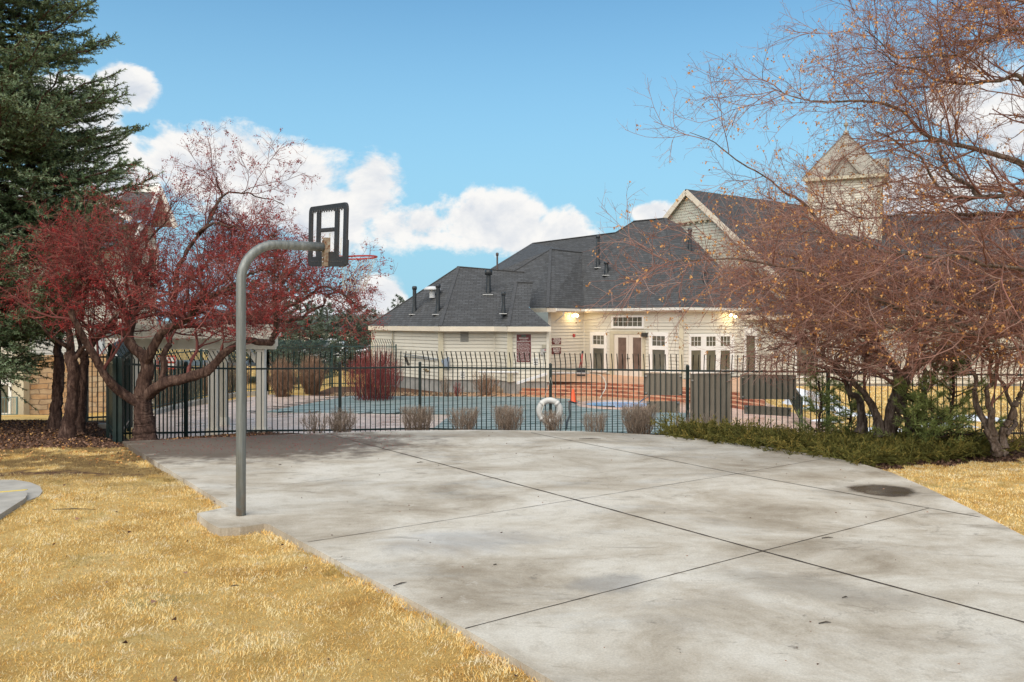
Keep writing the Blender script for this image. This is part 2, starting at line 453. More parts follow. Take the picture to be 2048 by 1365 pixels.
def blade_mat(name, stops, trans=0.0):
    m, t, b, pos = mnodes(name, .75, .25)
    a = attr_node(t, 'tint')
    big = t.noise(pos, .9, 4, .6)
    t.put(b.inputs['Base Color'], t.ramp(t.m('ADD', t.m('MULTIPLY', a, .65), t.m('MULTIPLY', big, .35)), stops))
    return m
grass_m, t, b, pos = mnodes('dry_grass', .8, .2)
a = attr_node(t, 'tint')
big = t.noise(pos, 1.0, 5, .65)
gc = t.ramp(t.m('ADD', t.m('MULTIPLY', a, .62), t.m('ADD', t.m('MULTIPLY', big, .42), t.m('MULTIPLY', t.m('SUBTRACT', t.noise(pos, 6.0, 4, .7), .5), .35))), [(.18, (.54, .24, .045)), (.36, (.90, .50, .125)), (.52, (.98, .68, .235)), (.74, (.98, .85, .50))])
green = t.m('MULTIPLY', t.smooth(t.noise(pos, 1.1, 5, .7, .5), .57, .64), .7)
gc = t.mix(green, gc, (.27, .22, .06))
sxx, syy, _z = t.sep(pos)
tuft = t.noise(pos, 3.6, 5, .75, .6)
gc = t.mix(t.m('MULTIPLY', t.smooth(tuft, .53, .64), .55), gc, (.50, .31, .09))
gc = t.mix(t.m('MULTIPLY', t.smooth(tuft, .47, .37), .75), gc, (.95, .84, .60))
orange = t.m('MULTIPLY', t.smooth(t.noise(t.comb(t.m('ADD', t.sep(pos)[0], 40.0), t.sep(pos)[1], 0.0), 2.6, 4, .6), .55, .75), .5)
gc = t.mix(orange, gc, (.62, .32, .07))
scrub = t.m('MULTIPLY', t.smooth(syy, 10.3, 13.2), t.smooth(t.m('MULTIPLY', sxx, -1.0), 2.5, 5.5))
gc = t.mix(t.m('MULTIPLY', scrub, t.smooth(t.noise(pos, 1.3, 5, .7), .38, .52)), gc, t.mix(a, (.13, .075, .035), (.42, .29, .12)))
t.put(b.inputs['Base Color'], gc)
vm_ = t.n('ShaderNodeVectorMath', operation='NORMALIZE'); va_ = t.n('ShaderNodeVectorMath', operation='ADD')
t.put(va_.inputs[0], t.n('ShaderNodeNewGeometry').outputs['Normal']); va_.inputs[1].default_value = (0, 0, 1.2)
t.put(vm_.inputs[0], va_.outputs[0]); t.put(b.inputs['Normal'], vm_.outputs[0])
tr_ = t.n('ShaderNodeBsdfTranslucent'); t.put(tr_.inputs['Color'], gc); ms_ = t.n('ShaderNodeMixShader'); ms_.inputs[0].default_value = .25
_l = grass_m.node_tree.links; _l.new(b.outputs[0], ms_.inputs[1]); _l.new(tr_.outputs[0], ms_.inputs[2])
_l.new(ms_.outputs[0], grass_m.node_tree.nodes['Material Output'].inputs[0])

bark_m, t, b, pos = mnodes('crab_apple_bark', .9, .2)
sp = t.sep(pos)
bn = t.noise(t.comb(t.m('MULTIPLY', sp[0], 14.0), t.m('MULTIPLY', sp[1], 14.0), t.m('MULTIPLY', sp[2], 4.0)), 1.0, 6, .75, .6)
t.put(b.inputs['Base Color'], t.ramp(bn, [(.32, (.018, .011, .009)), (.47, (.062, .035, .028)), (.60, (.14, .085, .065)), (.78, (.28, .22, .18))]))
t.put(b.inputs['Normal'], t.bump(bn, 1.0, .03))
bark_grey, t, b, pos = mnodes('hawthorn_bark', .9, .2)
sp = t.sep(pos)
bn = t.noise(t.comb(t.m('MULTIPLY', sp[0], 15.0), t.m('MULTIPLY', sp[1], 15.0), t.m('MULTIPLY', sp[2], 5.0)), 1.0, 6, .75, .6)
t.put(b.inputs['Base Color'], t.ramp(bn, [(.32, (.032, .022, .016)), (.48, (.115, .082, .064)), (.74, (.32, .26, .22))]))
t.put(b.inputs['Normal'], t.bump(bn, 1.0, .02))
def tint_mat(name, lo, hi, rough=.8, mid=None):
    m, t, b, pos = mnodes(name, rough, .25)
    a = attr_node(t, 'tint')
    st = [(0.0, lo), (1.0, hi)] if mid is None else [(0.0, lo), (.5, mid), (1.0, hi)]
    t.put(b.inputs['Base Color'], t.ramp(a, st))
    return m
twig_red = tint_mat('red_twigs', (.07, .028, .026), (.46, .17, .14), mid=(.20, .062, .054))
berry_m = tint_mat('red_berries', (.12, .014, .016), (.42, .05, .045), .5)
twig_tan = tint_mat('tan_twigs', (.09, .042, .034), (.44, .31, .26), mid=(.27, .125, .095))
dryleaf_m = tint_mat('dry_leaves', (.30, .10, .025), (.70, .40, .15), .7)
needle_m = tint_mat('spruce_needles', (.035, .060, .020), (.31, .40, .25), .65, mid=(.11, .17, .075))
needle_far = tint_mat('far_spruce_needles', (.035, .050, .032), (.14, .18, .13), .7)
juniper_m = tint_mat('juniper_sprigs', (.050, .050, .012), (.34, .24, .06), .7, mid=(.14, .135, .030))
pine_m = tint_mat('pine_needles', (.10, .14, .03), (.40, .46, .15), .6)
shrub_m = tint_mat('shrub_stems', (.12, .085, .060), (.46, .36, .28), .8)
dog_m = tint_mat('dogwood_stems', (.10, .018, .018), (.34, .085, .075), .6)
brownshrub_m = tint_mat('brown_stems', (.14, .075, .045), (.38, .24, .16), .8)
# ================================================================ STRUCTURE
rng = np.random.default_rng(7)
random.seed(5)

# fence line of the pool in front (photo column, distance)
FL = [(-900, 21.0), (242, 15.75), (372, 17.6), (490, 19.0), (680, 19.75), (840, 20.2), (1101, 19.45), (1375, 18.7), (1656, 18.2), (1850, 17.6), (2120, 17.0), (3500, 14.0)]
FX = [PX(a, y) for a, y in FL]; FY = [y for _, y in FL]
edge_px = [(245, 883), (370, 878), (480, 873), (655, 866), (800, 861.5), (950, 860), (1150, 862.5), (1330, 871), (1420, 880), (1520, 892), (1640, 911), (1720, 927), (1785, 946), (1850, 974), (1950, 1022), (2048, 1072), (2300, 1200), (2700, 1420)]
left_px = [(1620, 1655), (1110, 1365), (930, 1258), (540, 1050)]
pad_px = [(528, 1048), (480, 1055), (440, 1057), (418, 1046), (394, 1027), (430, 1019), (458, 1013)]
court_poly = [G(*p) for p in edge_px] + [Vector((7.5, 2.2, 0))] + [Vector((4.5, .5, 0)), Vector((1.3, 1.5, 0))] + [G(*p) for p in left_px] + [G(*p) for p in pad_px]
CX = np.array([p.x for p in court_poly]); CY = np.array([p.y for p in court_poly])
path_px = [(-260, 985), (0, 962), (30, 962), (60, 967), (80, 975), (85, 985), (78, 995), (60, 1002), (48, 1005), (0, 1034), (-260, 1200)]
path_poly = [G(*p, z=-.02) for p in path_px]

def inside(poly, x, y):
    r = np.zeros(x.shape, bool); n = len(poly); j = n - 1
    for i in range(n):
        xi, yi, xj, yj = poly[i][0], poly[i][1], poly[j][0], poly[j][1]
        c = ((yi > y) != (yj > y)) & (x < (xj - xi) * (y - yi) / (yj - yi + 1e-12) + xi)
        r ^= c; j = i
    return r
EX = [G(*p).x for p in edge_px[:13]]; EY = [G(*p).y for p in edge_px[:13]]
def hump(x, y):
    return .025 * np.sin(x * .9 + 1) * np.cos(y * .7) + .018 * np.sin(x * 2.1 + y * 1.3)
def ground_z(x, y):
    x = np.asarray(x, float); y = np.asarray(y, float)
    fy = np.interp(x, FX, FY); ey = np.interp(x, EX, EY)
    ey = np.minimum(ey, fy - .3)
    t = np.clip((y - ey - .1) / np.maximum(fy - ey, .3), 0, 1)
    base_f = np.interp(x, [-8, -6.8, -4, 0, 7.5, 12], [-.08, -.32, -.5, -.5, -.45, -.15])
    zr = -.045 + hump(x, y) * .5 + (base_f + .035) * t
    d2 = np.clip((y - fy - .25) / .7, 0, 1)
    zr = zr * (1 - d2) + -1.07 * d2
    # left-hand slope outside the side fence
    xl = np.where(y < 29.7, -8.2 - (y - 16.5) * .375, -13.2 + (y - 29.7) * .1)
    zl = -.035 + hump(x, y) - 2.45 * np.clip((y - 18.5) / 23, 0, 1)
    w = np.clip((xl - x) / .9 + .5, 0, 1)
    z = zr * (1 - w) + zl * w
    near = y < 15.5
    z = np.where(inside(court_poly, x, y), -.11, z)
    return np.where(near & (x < 0) & ~inside(court_poly, x, y), -.045 + hump(x, y) * np.clip((y - 2) / 4, 0, 1) * 1.0, z)
def turf(x, y):
    """1 = grass, 0 = mulch"""
    fy = np.interp(x, FX, FY)
    g = np.ones(x.shape)
    # mulch bed under the crab apples
    lim = np.interp(x, [-16, -12, -9.5, -8.3, -7, -6.4], [14.6, 14.6, 14.3, 14.6, 15.0, 14.5])
    g = np.where((x < -5.6) & (y > lim) & (y < 21), 0.0, g)
    g = np.where((x < -12.5) & (y > 19.5), 1.0, g)
    # bed behind the court and under the junipers
    rl = np.interp(x, [5.0, 5.4, 6.2, 8, 9, 16], [12.2, 12.65, 13.2, 13.95, 14.35, 15.6])
    g = np.where((x > -6) & (y > np.interp(x, EX, EY) - .6) & (x < 5.3), 0.0, g)
    g = np.where((x > 5.0) & (y > rl + .18 * np.sin(x * 5) + .1 * np.sin(x * 13)) & (y < fy + .6), 0.0, g)
    # pool garden: lawn to the right, gravel and mulch elsewhere
    g = np.where((x > -9) & (x < 9) & (y > fy + .6) & (y < 36), 0.0, g)
    g = np.where((x > -9) & (x < 9) & (y >= 36) & (y < 42), 0.0, g)
    # scruffy bare patch left
    dd = ((x + 6.9) / 2.2) ** 2 + ((y - 12.3) / .35) ** 2
    g = np.where(dd < 1.6, np.minimum(1, .42 + .3 * dd), g)
    return g
xs = np.unique(np.concatenate([np.linspace(-900, -60, 12), np.linspace(-60, -18, 22), np.arange(-18, 20, .22), np.linspace(20, 60, 22), np.linspace(60, 900, 12)]))
ys = np.unique(np.concatenate([np.linspace(-200, 0, 8), np.arange(0, 44, .22), np.linspace(44, 110, 30), np.linspace(110, 1500, 14)]))
GX, GY = np.meshgrid(xs, ys)
GZ = ground_z(GX, GY)
nx, ny = len(xs), len(ys)
ii = (np.arange(ny - 1)[:, None] * nx + np.arange(nx - 1)[None, :]).ravel()
quads = np.stack([ii, ii + 1, ii + nx + 1, ii + nx], 1)
ground = np_mesh('ground', np.stack([GX.ravel(), GY.ravel(), GZ.ravel()], 1), quads, ground_m, smooth=True, attr={'turf': turf(GX, GY).ravel()}, k=4)
tag(ground, kind='structure')

mb = MB(); mb.prism(court_poly, -.14, 0.0)
court = tag(mb.build('court_slab', court_m), kind='structure')
def strip(mb, pts, w, z, jit=.0025):
    """thin ragged strip laid over pts"""
    P_ = []
    for a, b in zip(pts[:-1], pts[1:]):
        n = max(2, int((b - a).length / .12))
        for k in range(n): P_.append(a.lerp(b, k / n))
    P_.append(pts[-1])
    t = (pts[-1] - pts[0]).normalized(); s_ = Vector((-t.y, t.x, 0))
    vs = []
    for p in P_:
        ww = w * random.uniform(.6, 1.25); o = random.uniform(-jit, jit)
        vs.append((p + s_ * (ww / 2 + o)).to_tuple()[:2] + (z,)); vs.append((p - s_ * (ww / 2 - o)).to_tuple()[:2] + (z,))
    mb.add(vs, [(2 * i, 2 * i + 1, 2 * i + 3, 2 * i + 2) for i in range(len(P_) - 1)])
for pts, w in (([(655, 868), (1150, 1000), (1525, 1103), (2048, 1245), (2500, 1368)], .028), ([(1062, 866), (1475, 948), (1960, 1035)], .018),
               ([(930, 1258), (1525, 1103), (1858, 1017)], .012), ([(615, 1085), (1150, 1000), (1475, 948), (1642, 919)], .009), ([(475, 982), (880, 932), (1120, 905)], .005)):
    mb = MB(); strip(mb, [G(*p) for p in pts], w, .0035)
    mb.build('joint', joint_m, court)

mb = MB(); mb.prism(path_poly, -.14, -.005)
path = tag(mb.build('path', path_m), kind='structure')
mb = MB()
mb.prism([G(*p, z=.05) for p in [(-250, 1010), (0, 983), (50, 980), (55, 988), (50, 996), (0, 1028), (-250, 1195)]], -.1, .045)
mb.build('raised_ramp', path_m, path)
mb = MB(); a_, b_ = G(-250, 1004, .06), G(51, 979, .06)
mb.prism([a_, b_, b_ + Vector((.0, .055, 0)), a_ + Vector((0, .055, 0))], .046, .052)
mb.build('yellow_line', yellow_m, path)

# ---------------------------------------------------------------- pool side
DK = -1.04
deck_m, t, b, pos = mnodes('deck_pavers', .28, .5)
brk = t.n('ShaderNodeTexBrick'); t.put(brk.inputs['Vector'], pos); brk.inputs['Scale'].default_value = 1
brk.inputs['Brick Width'].default_value = .34; brk.inputs['Row Height'].default_value = .17; brk.inputs['Mortar Size'].default_value = .006
brk.inputs['Color1'].default_value = c4((.54, .41, .34)); brk.inputs['Color2'].default_value = c4((.66, .53, .45)); brk.inputs['Mortar'].default_value = c4((.20, .15, .13))
wetn = t.smooth(t.noise(pos, .45, 4, .6), .42, .62)
sx, sy, sz = t.sep(pos)
og = t.m('MULTIPLY', t.smooth(sy, 30.0, 34.0), t.smooth(sx, -7.0, -3.0))
dc = t.mix(og, brk.outputs[0], t.ramp(t.noise(pos, 1.5, 5, .6), [(.3, (.42, .22, .12)), (.7, (.60, .36, .20))]))
rt = t.m('MULTIPLY', t.smooth(sx, 3.5, 6.5), t.m('SUBTRACT', 1.0, og))
dc = t.mix(rt, dc, t.ramp(t.noise(pos, 1.5, 5, .6), [(.3, (.48, .30, .22)), (.7, (.66, .45, .35))]))
dc = t.mix(1.0, dc, t.ramp(t.noise(pos, 3.0, 6, .7), [(.25, .72), (.75, 1.2)]), 'MULTIPLY')
t.put(b.inputs['Base Color'], dc)
t.put(b.inputs['Roughness'], t.m('SUBTRACT', .62, t.m('MULTIPLY', wetn, .42)))
mb = MB()
fl = [Vector((x, y + .7, 0)) for x, y in zip(FX, FY)][1:9]
deck_poly = fl + [G(1700, 868, DK), G(1640, 845, DK), G(1555, 815, DK), G(1520, 800, DK), G(1500, 790, DK), Vector((12.2, 41.3, 0)), Vector((8, 41.3, 0)), Vector((3, 42, 0)), Vector((-.9, 38.2, 0)), Vector((-3.4, 36.2, 0)), Vector((-7.5, 36.0, 0)), Vector((-11, 37, 0)), Vector((-12.9, 29.7, 0)), Vector((-9.6, 21, 0))]
mb.prism(deck_poly, -1.2, DK)
tag(mb.build('pool_deck', deck_m), kind='structure')

cover_m, t, b, pos = mnodes('pool_cover_mesh', .5, .18)
sx, sy, sz = t.sep(pos)
uu = t.m('ADD', t.m('MULTIPLY', sx, .809), t.m('MULTIPLY', sy, .588)); vv = t.m('SUBTRACT', t.m('MULTIPLY', sy, .809), t.m('MULTIPLY', sx, .588))
def lines(q, period, w):
    f = t.m('ABSOLUTE', t.m('SUBTRACT', t.m('FRACT', t.m('DIVIDE', q, period)), .5))
    return t.smooth(f, .5 - w / period, .5 - w * .4 / period)
ln = t.m('MAXIMUM', t.m('MULTIPLY', lines(sy, .62, .09), .9), lines(vv, 1.6, .07))
cc = t.ramp(t.noise(pos, .6, 5, .6), [(.3, (.19, .245, .235)), (.7, (.31, .36, .35))])
t.put(b.inputs['Base Color'], t.mix(ln, cc, (.03, .07, .065)))
wt_ = t.smooth(t.noise(pos, .5, 4, .6, .5), .45, .6)
t.put(b.inputs['Roughness'], t.m('SUBTRACT', .75, t.m('MULTIPLY', wt_, .25)))
t.put(b.inputs['Normal'], t.bump(t.noise(pos, 2.5, 4, .6), .4, .05))
def D_(px, py): return G(px, py, DK)
pool_poly = [D_(528, 825.5), D_(700, 793.5), D_(1060, 795.5), D_(1146, 800), D_(1180, 812), D_(1300, 824), D_(1420, 830), D_(1400, 900), Vector((1.2, 21.2, 0)), D_(868, 858), D_(905, 830)]
mb = MB(); mb.prism(pool_poly, DK + .004, DK + .03)
pool = tag(mb.build('pool_cover', cover_m), 'teal green mesh safety cover stretched over the whole swimming pool', 'pool cover')
strap_m = mat('black_strap', (.02, .025, .025), .6)
def strap(a, b_): mb = MB(); mb.bar((a[0], a[1], DK + .05), (b_[0], b_[1], DK + .05), .04, .02); mb.build('strap', strap_m, pool)
for k in range(9): a_ = pool_poly[0].lerp(pool_poly[1], k / 8.5); strap((a_.x - .55, a_.y + .05), (a_.x + .1, a_.y))
for k in range(7): a_ = pool_poly[0].lerp(pool_poly[10], k / 7); strap((a_.x - .35, a_.y - .45), (a_.x + .05, a_.y + .1))
for k in range(12): a_ = pool_poly[1].lerp(pool_poly[2], (k + .5) / 12); strap((a_.x, a_.y - .1), (a_.x + .2, a_.y + .4))

# spa
spa_c = D_(1238, 812)
sp_t = thing('hot_tub', 'round sunken hot tub with bright blue water behind the covered pool', 'hot tub', spa_c)
mb = MB(); mb.lathe(spa_c, [(1.65, -.1), (1.65, .05), (1.60, .08), (1.34, .08), (1.30, .05), (1.30, -.2)], 40)
mb.build('coping', mat('spa_coping', (.48, .34, .28), .5, var=.15), sp_t)
mb = MB(); mb.lathe(spa_c, [(1.305, .05), (1.305, -.1)], 40); mb.build('tile_band', mat('spa_tile', (.10, .13, .16), .2, var=.3, vscale=20), sp_t)
mb = MB(); mb.lathe(spa_c, [(1.30, .035), (0.001, .035)], 40); mb.build('water', mat('spa_water', (.08, .45, .82), .12), sp_t)
mb = MB()
a_ = P(1278, 806, spa_c.y - .2); b_ = P(1298, 791, spa_c.y + .9)
mb.tube([a_ + Vector((0, 0, -.4)), a_, b_, b_ + Vector((.05, .1, -.5))], .03, 8)
mb.build('handrail', mat('chrome', (.6, .63, .66), .15, metal=1.0), sp_t)

# patio and steps
stone_m, t, b, pos = mnodes('red_stone_facing', .75)
sp = t.sep(pos)
brk = t.n('ShaderNodeTexVoronoi'); t.put(brk.inputs['Vector'], t.comb(t.m('MULTIPLY', sp[0], 4.0), t.m('MULTIPLY', sp[1], 4.0), t.m('MULTIPLY', sp[2], 16.0))); brk.inputs['Scale'].default_value = 1
t.put(b.inputs['Base Color'], t.ramp(t.sep(brk.outputs['Color'])[0], [(.1, (.20, .065, .04)), (.5, (.36, .13, .075)), (.9, (.48, .23, .14))]))
tread_m = mat('orange_stamped_concrete', (.58, .33, .20), .45, var=.18, vscale=2)
front = [G(1052, 762.5, -.51), G(1130, 764, -.51), G(1200, 765, -.51), G(1290, 769, -.51), G(1380, 775, -.51), G(1470, 784, -.51), G(1530, 792, -.51)]
st = thing('stone_steps', 'wide curved red stone steps with orange treads leading up to the patio', 'steps', (front[2].x, front[2].y, DK))
for k in range(4):
    zt = -.51 - .1325 * k
    off = [p + Vector((-.10 * k, -.36 * k, 0)) for p in front]
    if k == 0: back = [Vector((12.2, 41.0, 0)), Vector((8.1, 39.2, 0)), Vector((4.0, 44.0, 0)), Vector((1.9, 42.1, 0)), Vector((1.7, 37.5, 0))]
    else: back = [p + Vector((0, .75, 0)) for p in reversed(off)]
    mb = MB(); mb.prism([Vector((p.x, p.y + .012, 0)) for p in off] + back, zt - .1325 * 1.3, zt - .022); mb.build('riser', stone_m, st)
    mb = MB(); mb.prism([p for p in off] + back, zt - .022, zt)
    mb.build('patio_slab' if k == 0 else 'tread', tread_m, st)

# ---------------------------------------------------------------- CLUBHOUSE
club = thing('clubhouse', 'cream lap sided clubhouse with dark shingled hip roofs behind the pool', 'building', (3.5, 42, -.6))
SIDE = .166
def clip_span(poly, z):
    xs_ = []
    n = len(poly)
    for i in range(n):
        (s0, z0), (s1, z1) = poly[i], poly[(i + 1) % n]
        if (z0 - z) * (z1 - z) <= 0 and abs(z1 - z0) > 1e-6: xs_.append(s0 + (s1 - s0) * (z - z0) / (z1 - z0))
    return (min(xs_), max(xs_)) if len(xs_) >= 2 else None
def siding_wall(p0, p1, poly, parent, name='wall', mt=None, flip=False, course=SIDE, out=.042):
    """lap siding on the vertical plane through p0->p1; poly = convex outline in (s, z)"""
    mt = mt or siding_m
    d = Vector((p1[0] - p0[0], p1[1] - p0[1], 0)); d.normalize()
    nrm = Vector((d.y, -d.x, 0))
    if flip: nrm = -nrm
    o = Vector((p0[0], p0[1], 0)); mb = MB()
    zmin = min(z for s, z in poly); zmax = max(z for s, z in poly)
    mb.add([o + d * s + Vector((0, 0, z)) - nrm * .01 for s, z in poly], [tuple(range(len(poly)))])
    z = zmin
    while z < zmax - .01:
        zt = min(z + course, zmax)
        a = clip_span(poly, z + .002); c_ = clip_span(poly, zt - .002)
        if a and c_:
            gz_ = .022  # open gap added under each board, shaped to read as the lap's shadow line
            q = [o + d * a[0] + nrm * out + Vector((0, 0, z + gz_)), o + d * a[1] + nrm * out + Vector((0, 0, z + gz_)),
                 o + d * c_[1] + nrm * .022 + Vector((0, 0, zt)), o + d * c_[0] + nrm * .022 + Vector((0, 0, zt))]
            r_ = [o + d * a[0] + Vector((0, 0, z + gz_)), o + d * a[1] + Vector((0, 0, z + gz_))]
            mb.add(q + r_, [(0, 1, 2, 3), (4, 5, 1, 0)])
        z += course
    return mb.build(name, mt, parent)
def wall_seg(p0, p1, z0, z1, parent, base=None, **k):
    L = math.hypot(p1[0] - p0[0], p1[1] - p0[1])
    w = siding_wall(p0, p1, [(0, z0), (L, z0), (L, z1), (0, z1)], parent, **k)
    if base is not None:
        mb = MB(); d = Vector((p1[0] - p0[0], p1[1] - p0[1], 0)).normalized(); n_ = Vector((d.y, -d.x, 0))
        a = Vector((p0[0], p0[1], 0)) - n_ * .03; b_ = Vector((p1[0], p1[1], 0)) - n_ * .03
        mb.prism([a, b_, b_ - n_ * .3, a - n_ * .3], base, z0 + .01); mb.build('foundation', found_m, parent)
    return w
A0, A1, A2, A3, A4 = (PX(745, 43.4), 43.4), (PX(882, 38.5), 38.5), (PX(989, 38.5), 38.5), (PX(1018, 37.4), 37.4), (PX(1096, 37.4), 37.4)
P1, P2, PC, P4 = (PX(1097, 42.2), 42.2), (PX(1168, 44.2), 44.2), (PX(1363, 39.3), 39.3), (PX(1520, 42), 42)
WB = -.5
for a, b_ in ((A0, A1), (A1, A2), (A2, A3), (A3, A4)): wall_seg(a, b_, WB, 1.95, club, base=-1.2)
for a, b_ in ((P1, P2), (P2, PC), (PC, P4)): wall_seg(a, b_, WB, 2.9, club, base=-1.2)
wall_seg(A4, (A4[0] + .1, 42.2), WB, 1.95, club, base=-1.2)
def post(x, y, z0, z1, w, m, parent, name='corner_board', rz=0):
    mb = MB(); mb.box((x, y, (z0 + z1) / 2), (w, w, z1 - z0), rz=rz); return mb.build(name, m, parent)
post(A1[0], A1[1] - .01, WB, 1.9, .24, trim_tan, club); post(A3[0] + .04, A3[1] - .01, WB, 1.9, .24, trim_tan, club)
post(PC[0], PC[1] + .02, WB, 2.45, .20, trim_tan, club, rz=-.3); post(A0[0], A0[1], WB, 1.9, .12, trim_tan, club)
post(P2[0], P2[1] - .03, WB, 2.9, .1, siding_m, club); post(A2[0], A2[1] - .03, WB, 1.9, .1, siding_m, club)
post(A4[0] - .02, A4[1] - .03, WB, 2.0, .12, siding_m, club, name='downspout')
post(PX(1099, 41.9), 41.9, WB, 2.75, .13, siding_m, club)
post(PX(786, 41.8), 41.6, -.3, 1.85, .06, mat('conduit_tan', (.34, .30, .22), .6), club, name='conduit')
# frieze band over the tall wall
for a, b_ in ((P1, P2), (P2, PC), (PC, P4)):
    d = Vector((b_[0] - a[0], b_[1] - a[1], 0)).normalized(); n_ = Vector((d.y, -d.x, 0))
    mb = MB(); q0 = Vector((a[0], a[1], 0)); q1 = Vector((b_[0], b_[1], 0))
    mb.prism([q0 + n_ * .035, q1 + n_ * .035, q1, q0], 2.28, 2.95); mb.build('frieze_board', siding_m, club)

# roofs -----------------------------------------------------------
def plane_from(a, b_, slope):
    """roof plane through the level eave a->b rising away from the camera side"""
    a, b_ = Vector(a), Vector(b_); d = (b_ - a); d.z = 0; d.normalize(); n_ = Vector((-d.y, d.x, 0))
    if n_.y < 0: n_ = -n_
    return a, (n_ * -slope + Vector((0, 0, 1)))
def hit(px, py, pl):
    o = Vector((0, 0, CH)); r = Vector(((px - 1024) / F, 1, (HZ - py) / F)); a, n_ = pl
    tt = (a - o).dot(n_) / r.dot(n_); return o + r * tt
EL, EH = 2.02, 2.92
E0, E1, E2, E3, E4 = [Vector((PX(p, y), y, EL)) for p, y in ((737, 43.3), (880, 37.95), (988, 37.95), (1016, 36.9), (1102, 36.9))]
Fc0, Fc, F1, F2, F3 = [Vector((PX(p, y), y, EH)) for p, y in ((1060, 42.3), (1095, 41.0), (1168, 43.7), (1366, 38.8), (1500, 41.3))]
pW = plane_from(E1, E2, .58); W1 = hit(917, 534, pW); W1b = hit(1049, 545, pW)
roofs = []
def roof(name, faces, m=None):
    mb = MB()
    for f in faces: mb.slope(f)
    return mb.build(name, m or shingle_m, club)
roof('roof', [[E1, E2, hit(1060, 640, pW), W1b, W1], [E0, E1, W1]])
pS = plane_from(E3, E4, .62); S1 = hit(1032, 565, pS); S1b = hit(1066, 566, pS)
V_ = hit(1004, 577, pW)
roof('roof', [[E3, E4, hit(1058, 615, pS), S1b, S1], [E2, E3, S1, V_]])
pR = plane_from(F1, F2, .92)
M3, M3b, M2b, MV = hit(1268, 443, pR), hit(1331, 437, pR), hit(1164, 506, pR), hit(1231, 466, pR)
pL = plane_from(Fc, F1, .92); M2 = hit(1101, 499, pL)
pLL = plane_from(Fc0, Fc, 1.3)
L1 = hit(1024, 545, pLL)
pT = plane_from(F2, F3, 1.0)
T1, T2, T3, T4, T5 = hit(1345, 440, pT), hit(1445, 537, pT), hit(1560, 532, pT), hit(1560, 615, pT), hit(1358, 449, pT)
roof('roof', [[F1, F2, M3b, M3, MV, M2b], [Fc, F1, M2b, M2], [Fc0, Fc, M2, L1], [F2, F3, T4, T3, T2, T5, M3b]])
MK1 = P(1067, 487, (MV.z - CH) * F / (HZ - 487)); MK2 = MV
L0 = P(938, 567, 46.5)
roof('roof', [[MK1, MV, M2b, M2], [MK1, M2, L1, L0]])
pK = (MK1, (M2 - MK1).cross(L0 - MK1).normalized())
ridge_m = mat('ridge_cap', (.06, .061, .064), .9, var=.3, vscale=8)
mb = MB()
for a, b_ in ((E0, W1), (W1, W1b), (W1, E1), (S1, S1b), (S1, E3), (M3, M3b), (M2, M2b), (M2, Fc), (M3b, F2), (MK1, MK2), (MV, M3), (L1, M2), (L0, MK1)):
    mb.bar(a + Vector((0, 0, .01)), b_ + Vector((0, 0, .01)), .16, .045)
mb.build('ridge_cap', ridge_m, club)
# fascia, soffit
def fascia(pts, h, parent, m, name='fascia', wpt=None, t_=.04):
    mb = MB()
    for a, b_ in zip(pts[:-1], pts[1:]): 
        d = (b_ - a).normalized()
        mb.bar(a - Vector((0, 0, h / 2 + .015)) - d * .0, b_ - Vector((0, 0, h / 2 + .015)) + d * .0, t_, h)
    return mb.build(name, m, parent)
fascia([E0, E1, E2, E3, E4], .22, club, fascia_m)
fascia([Fc0, Fc, F1, F2, F3], .20, club, fascia_m)
mb = MB()
for a, b_ in ((Fc, F1), (F1, F2), (F2, F3)):
    d = (b_ - a).normalized(); n_ = Vector((d.y, -d.x, 0)); q = a.lerp(b_, .2) if a is Fc else a
    mb.bar(q + n_ * .07 - Vector((0, 0, .085)), b_ + n_ * .07 - Vector((0, 0, .085)), .12, .12)
mb.build('gutter', gutter_m, club)
mb = MB(); q = Fc.lerp(F1, .42)
mb.tube([q + Vector((.0, -.05, -.15)), q + Vector((0, .05, -.35)), q + Vector((-.45, .5, -.75)), q + Vector((-.5, .6, -1.0))], .045, 8)
mb.build('downspout', gutter_m, club)
def soffit(eave, wall, z):
    mb = MB()
    for i in range(len(eave) - 1):
        mb.add([(eave[i].x, eave[i].y, z), (eave[i + 1].x, eave[i + 1].y, z), (wall[i + 1][0], wall[i + 1][1] + .1, z), (wall[i][0], wall[i][1] + .1, z)], [(0, 1, 2, 3)])
    mb.build('soffit', soffit_m, club)
soffit([E0, E1, E2, E3, E4], [A0, A1, A2, A3, A4], 1.90)
soffit([Fc, F1, F2, F3], [P1, P2, PC, P4], 2.84)

# big gable with fish scale top
pk = P(1382, 382, 48.0); gd = Vector((.588, -.809, 0)); gb = Vector((.809, .588, 0)); SL = .84
def gp(s, dz=0.0): return Vector((pk.x + gd.x * s, pk.y + gd.y * s, pk.z + dz))
scale_m, t, b, pos = mnodes('fish_scale_shingles', .6)
u_ = t.m('ADD', t.m('MULTIPLY', t.sep(pos)[0], .588), t.m('MULTIPLY', t.sep(pos)[1], -.809)); zz = t.sep(pos)[2]
row = t.m('FLOOR', t.m('DIVIDE', zz, .16)); fz = t.m('FRACT', t.m('DIVIDE', zz, .16))
fu = t.m('SUBTRACT', t.m('FRACT', t.m('ADD', t.m('DIVIDE', u_, .14), t.m('MULTIPLY', row, .5))), .5)
arc = t.m('SUBTRACT', fz, t.m('MULTIPLY', t.m('MULTIPLY', fu, fu), 1.6))
t.put(b.inputs['Normal'], t.bump(t.smooth(arc, -.1, .12), 1.0, .02))
t.put(b.inputs['Base Color'], t.mix(t.smooth(arc, .02, -.04), (.55, .54, .455), (.24, .23, .19)))
gable_side = mat('gable_siding_paint', (.55, .54, .455), .6, var=.02)
g0, g1 = -2.0, 6.6
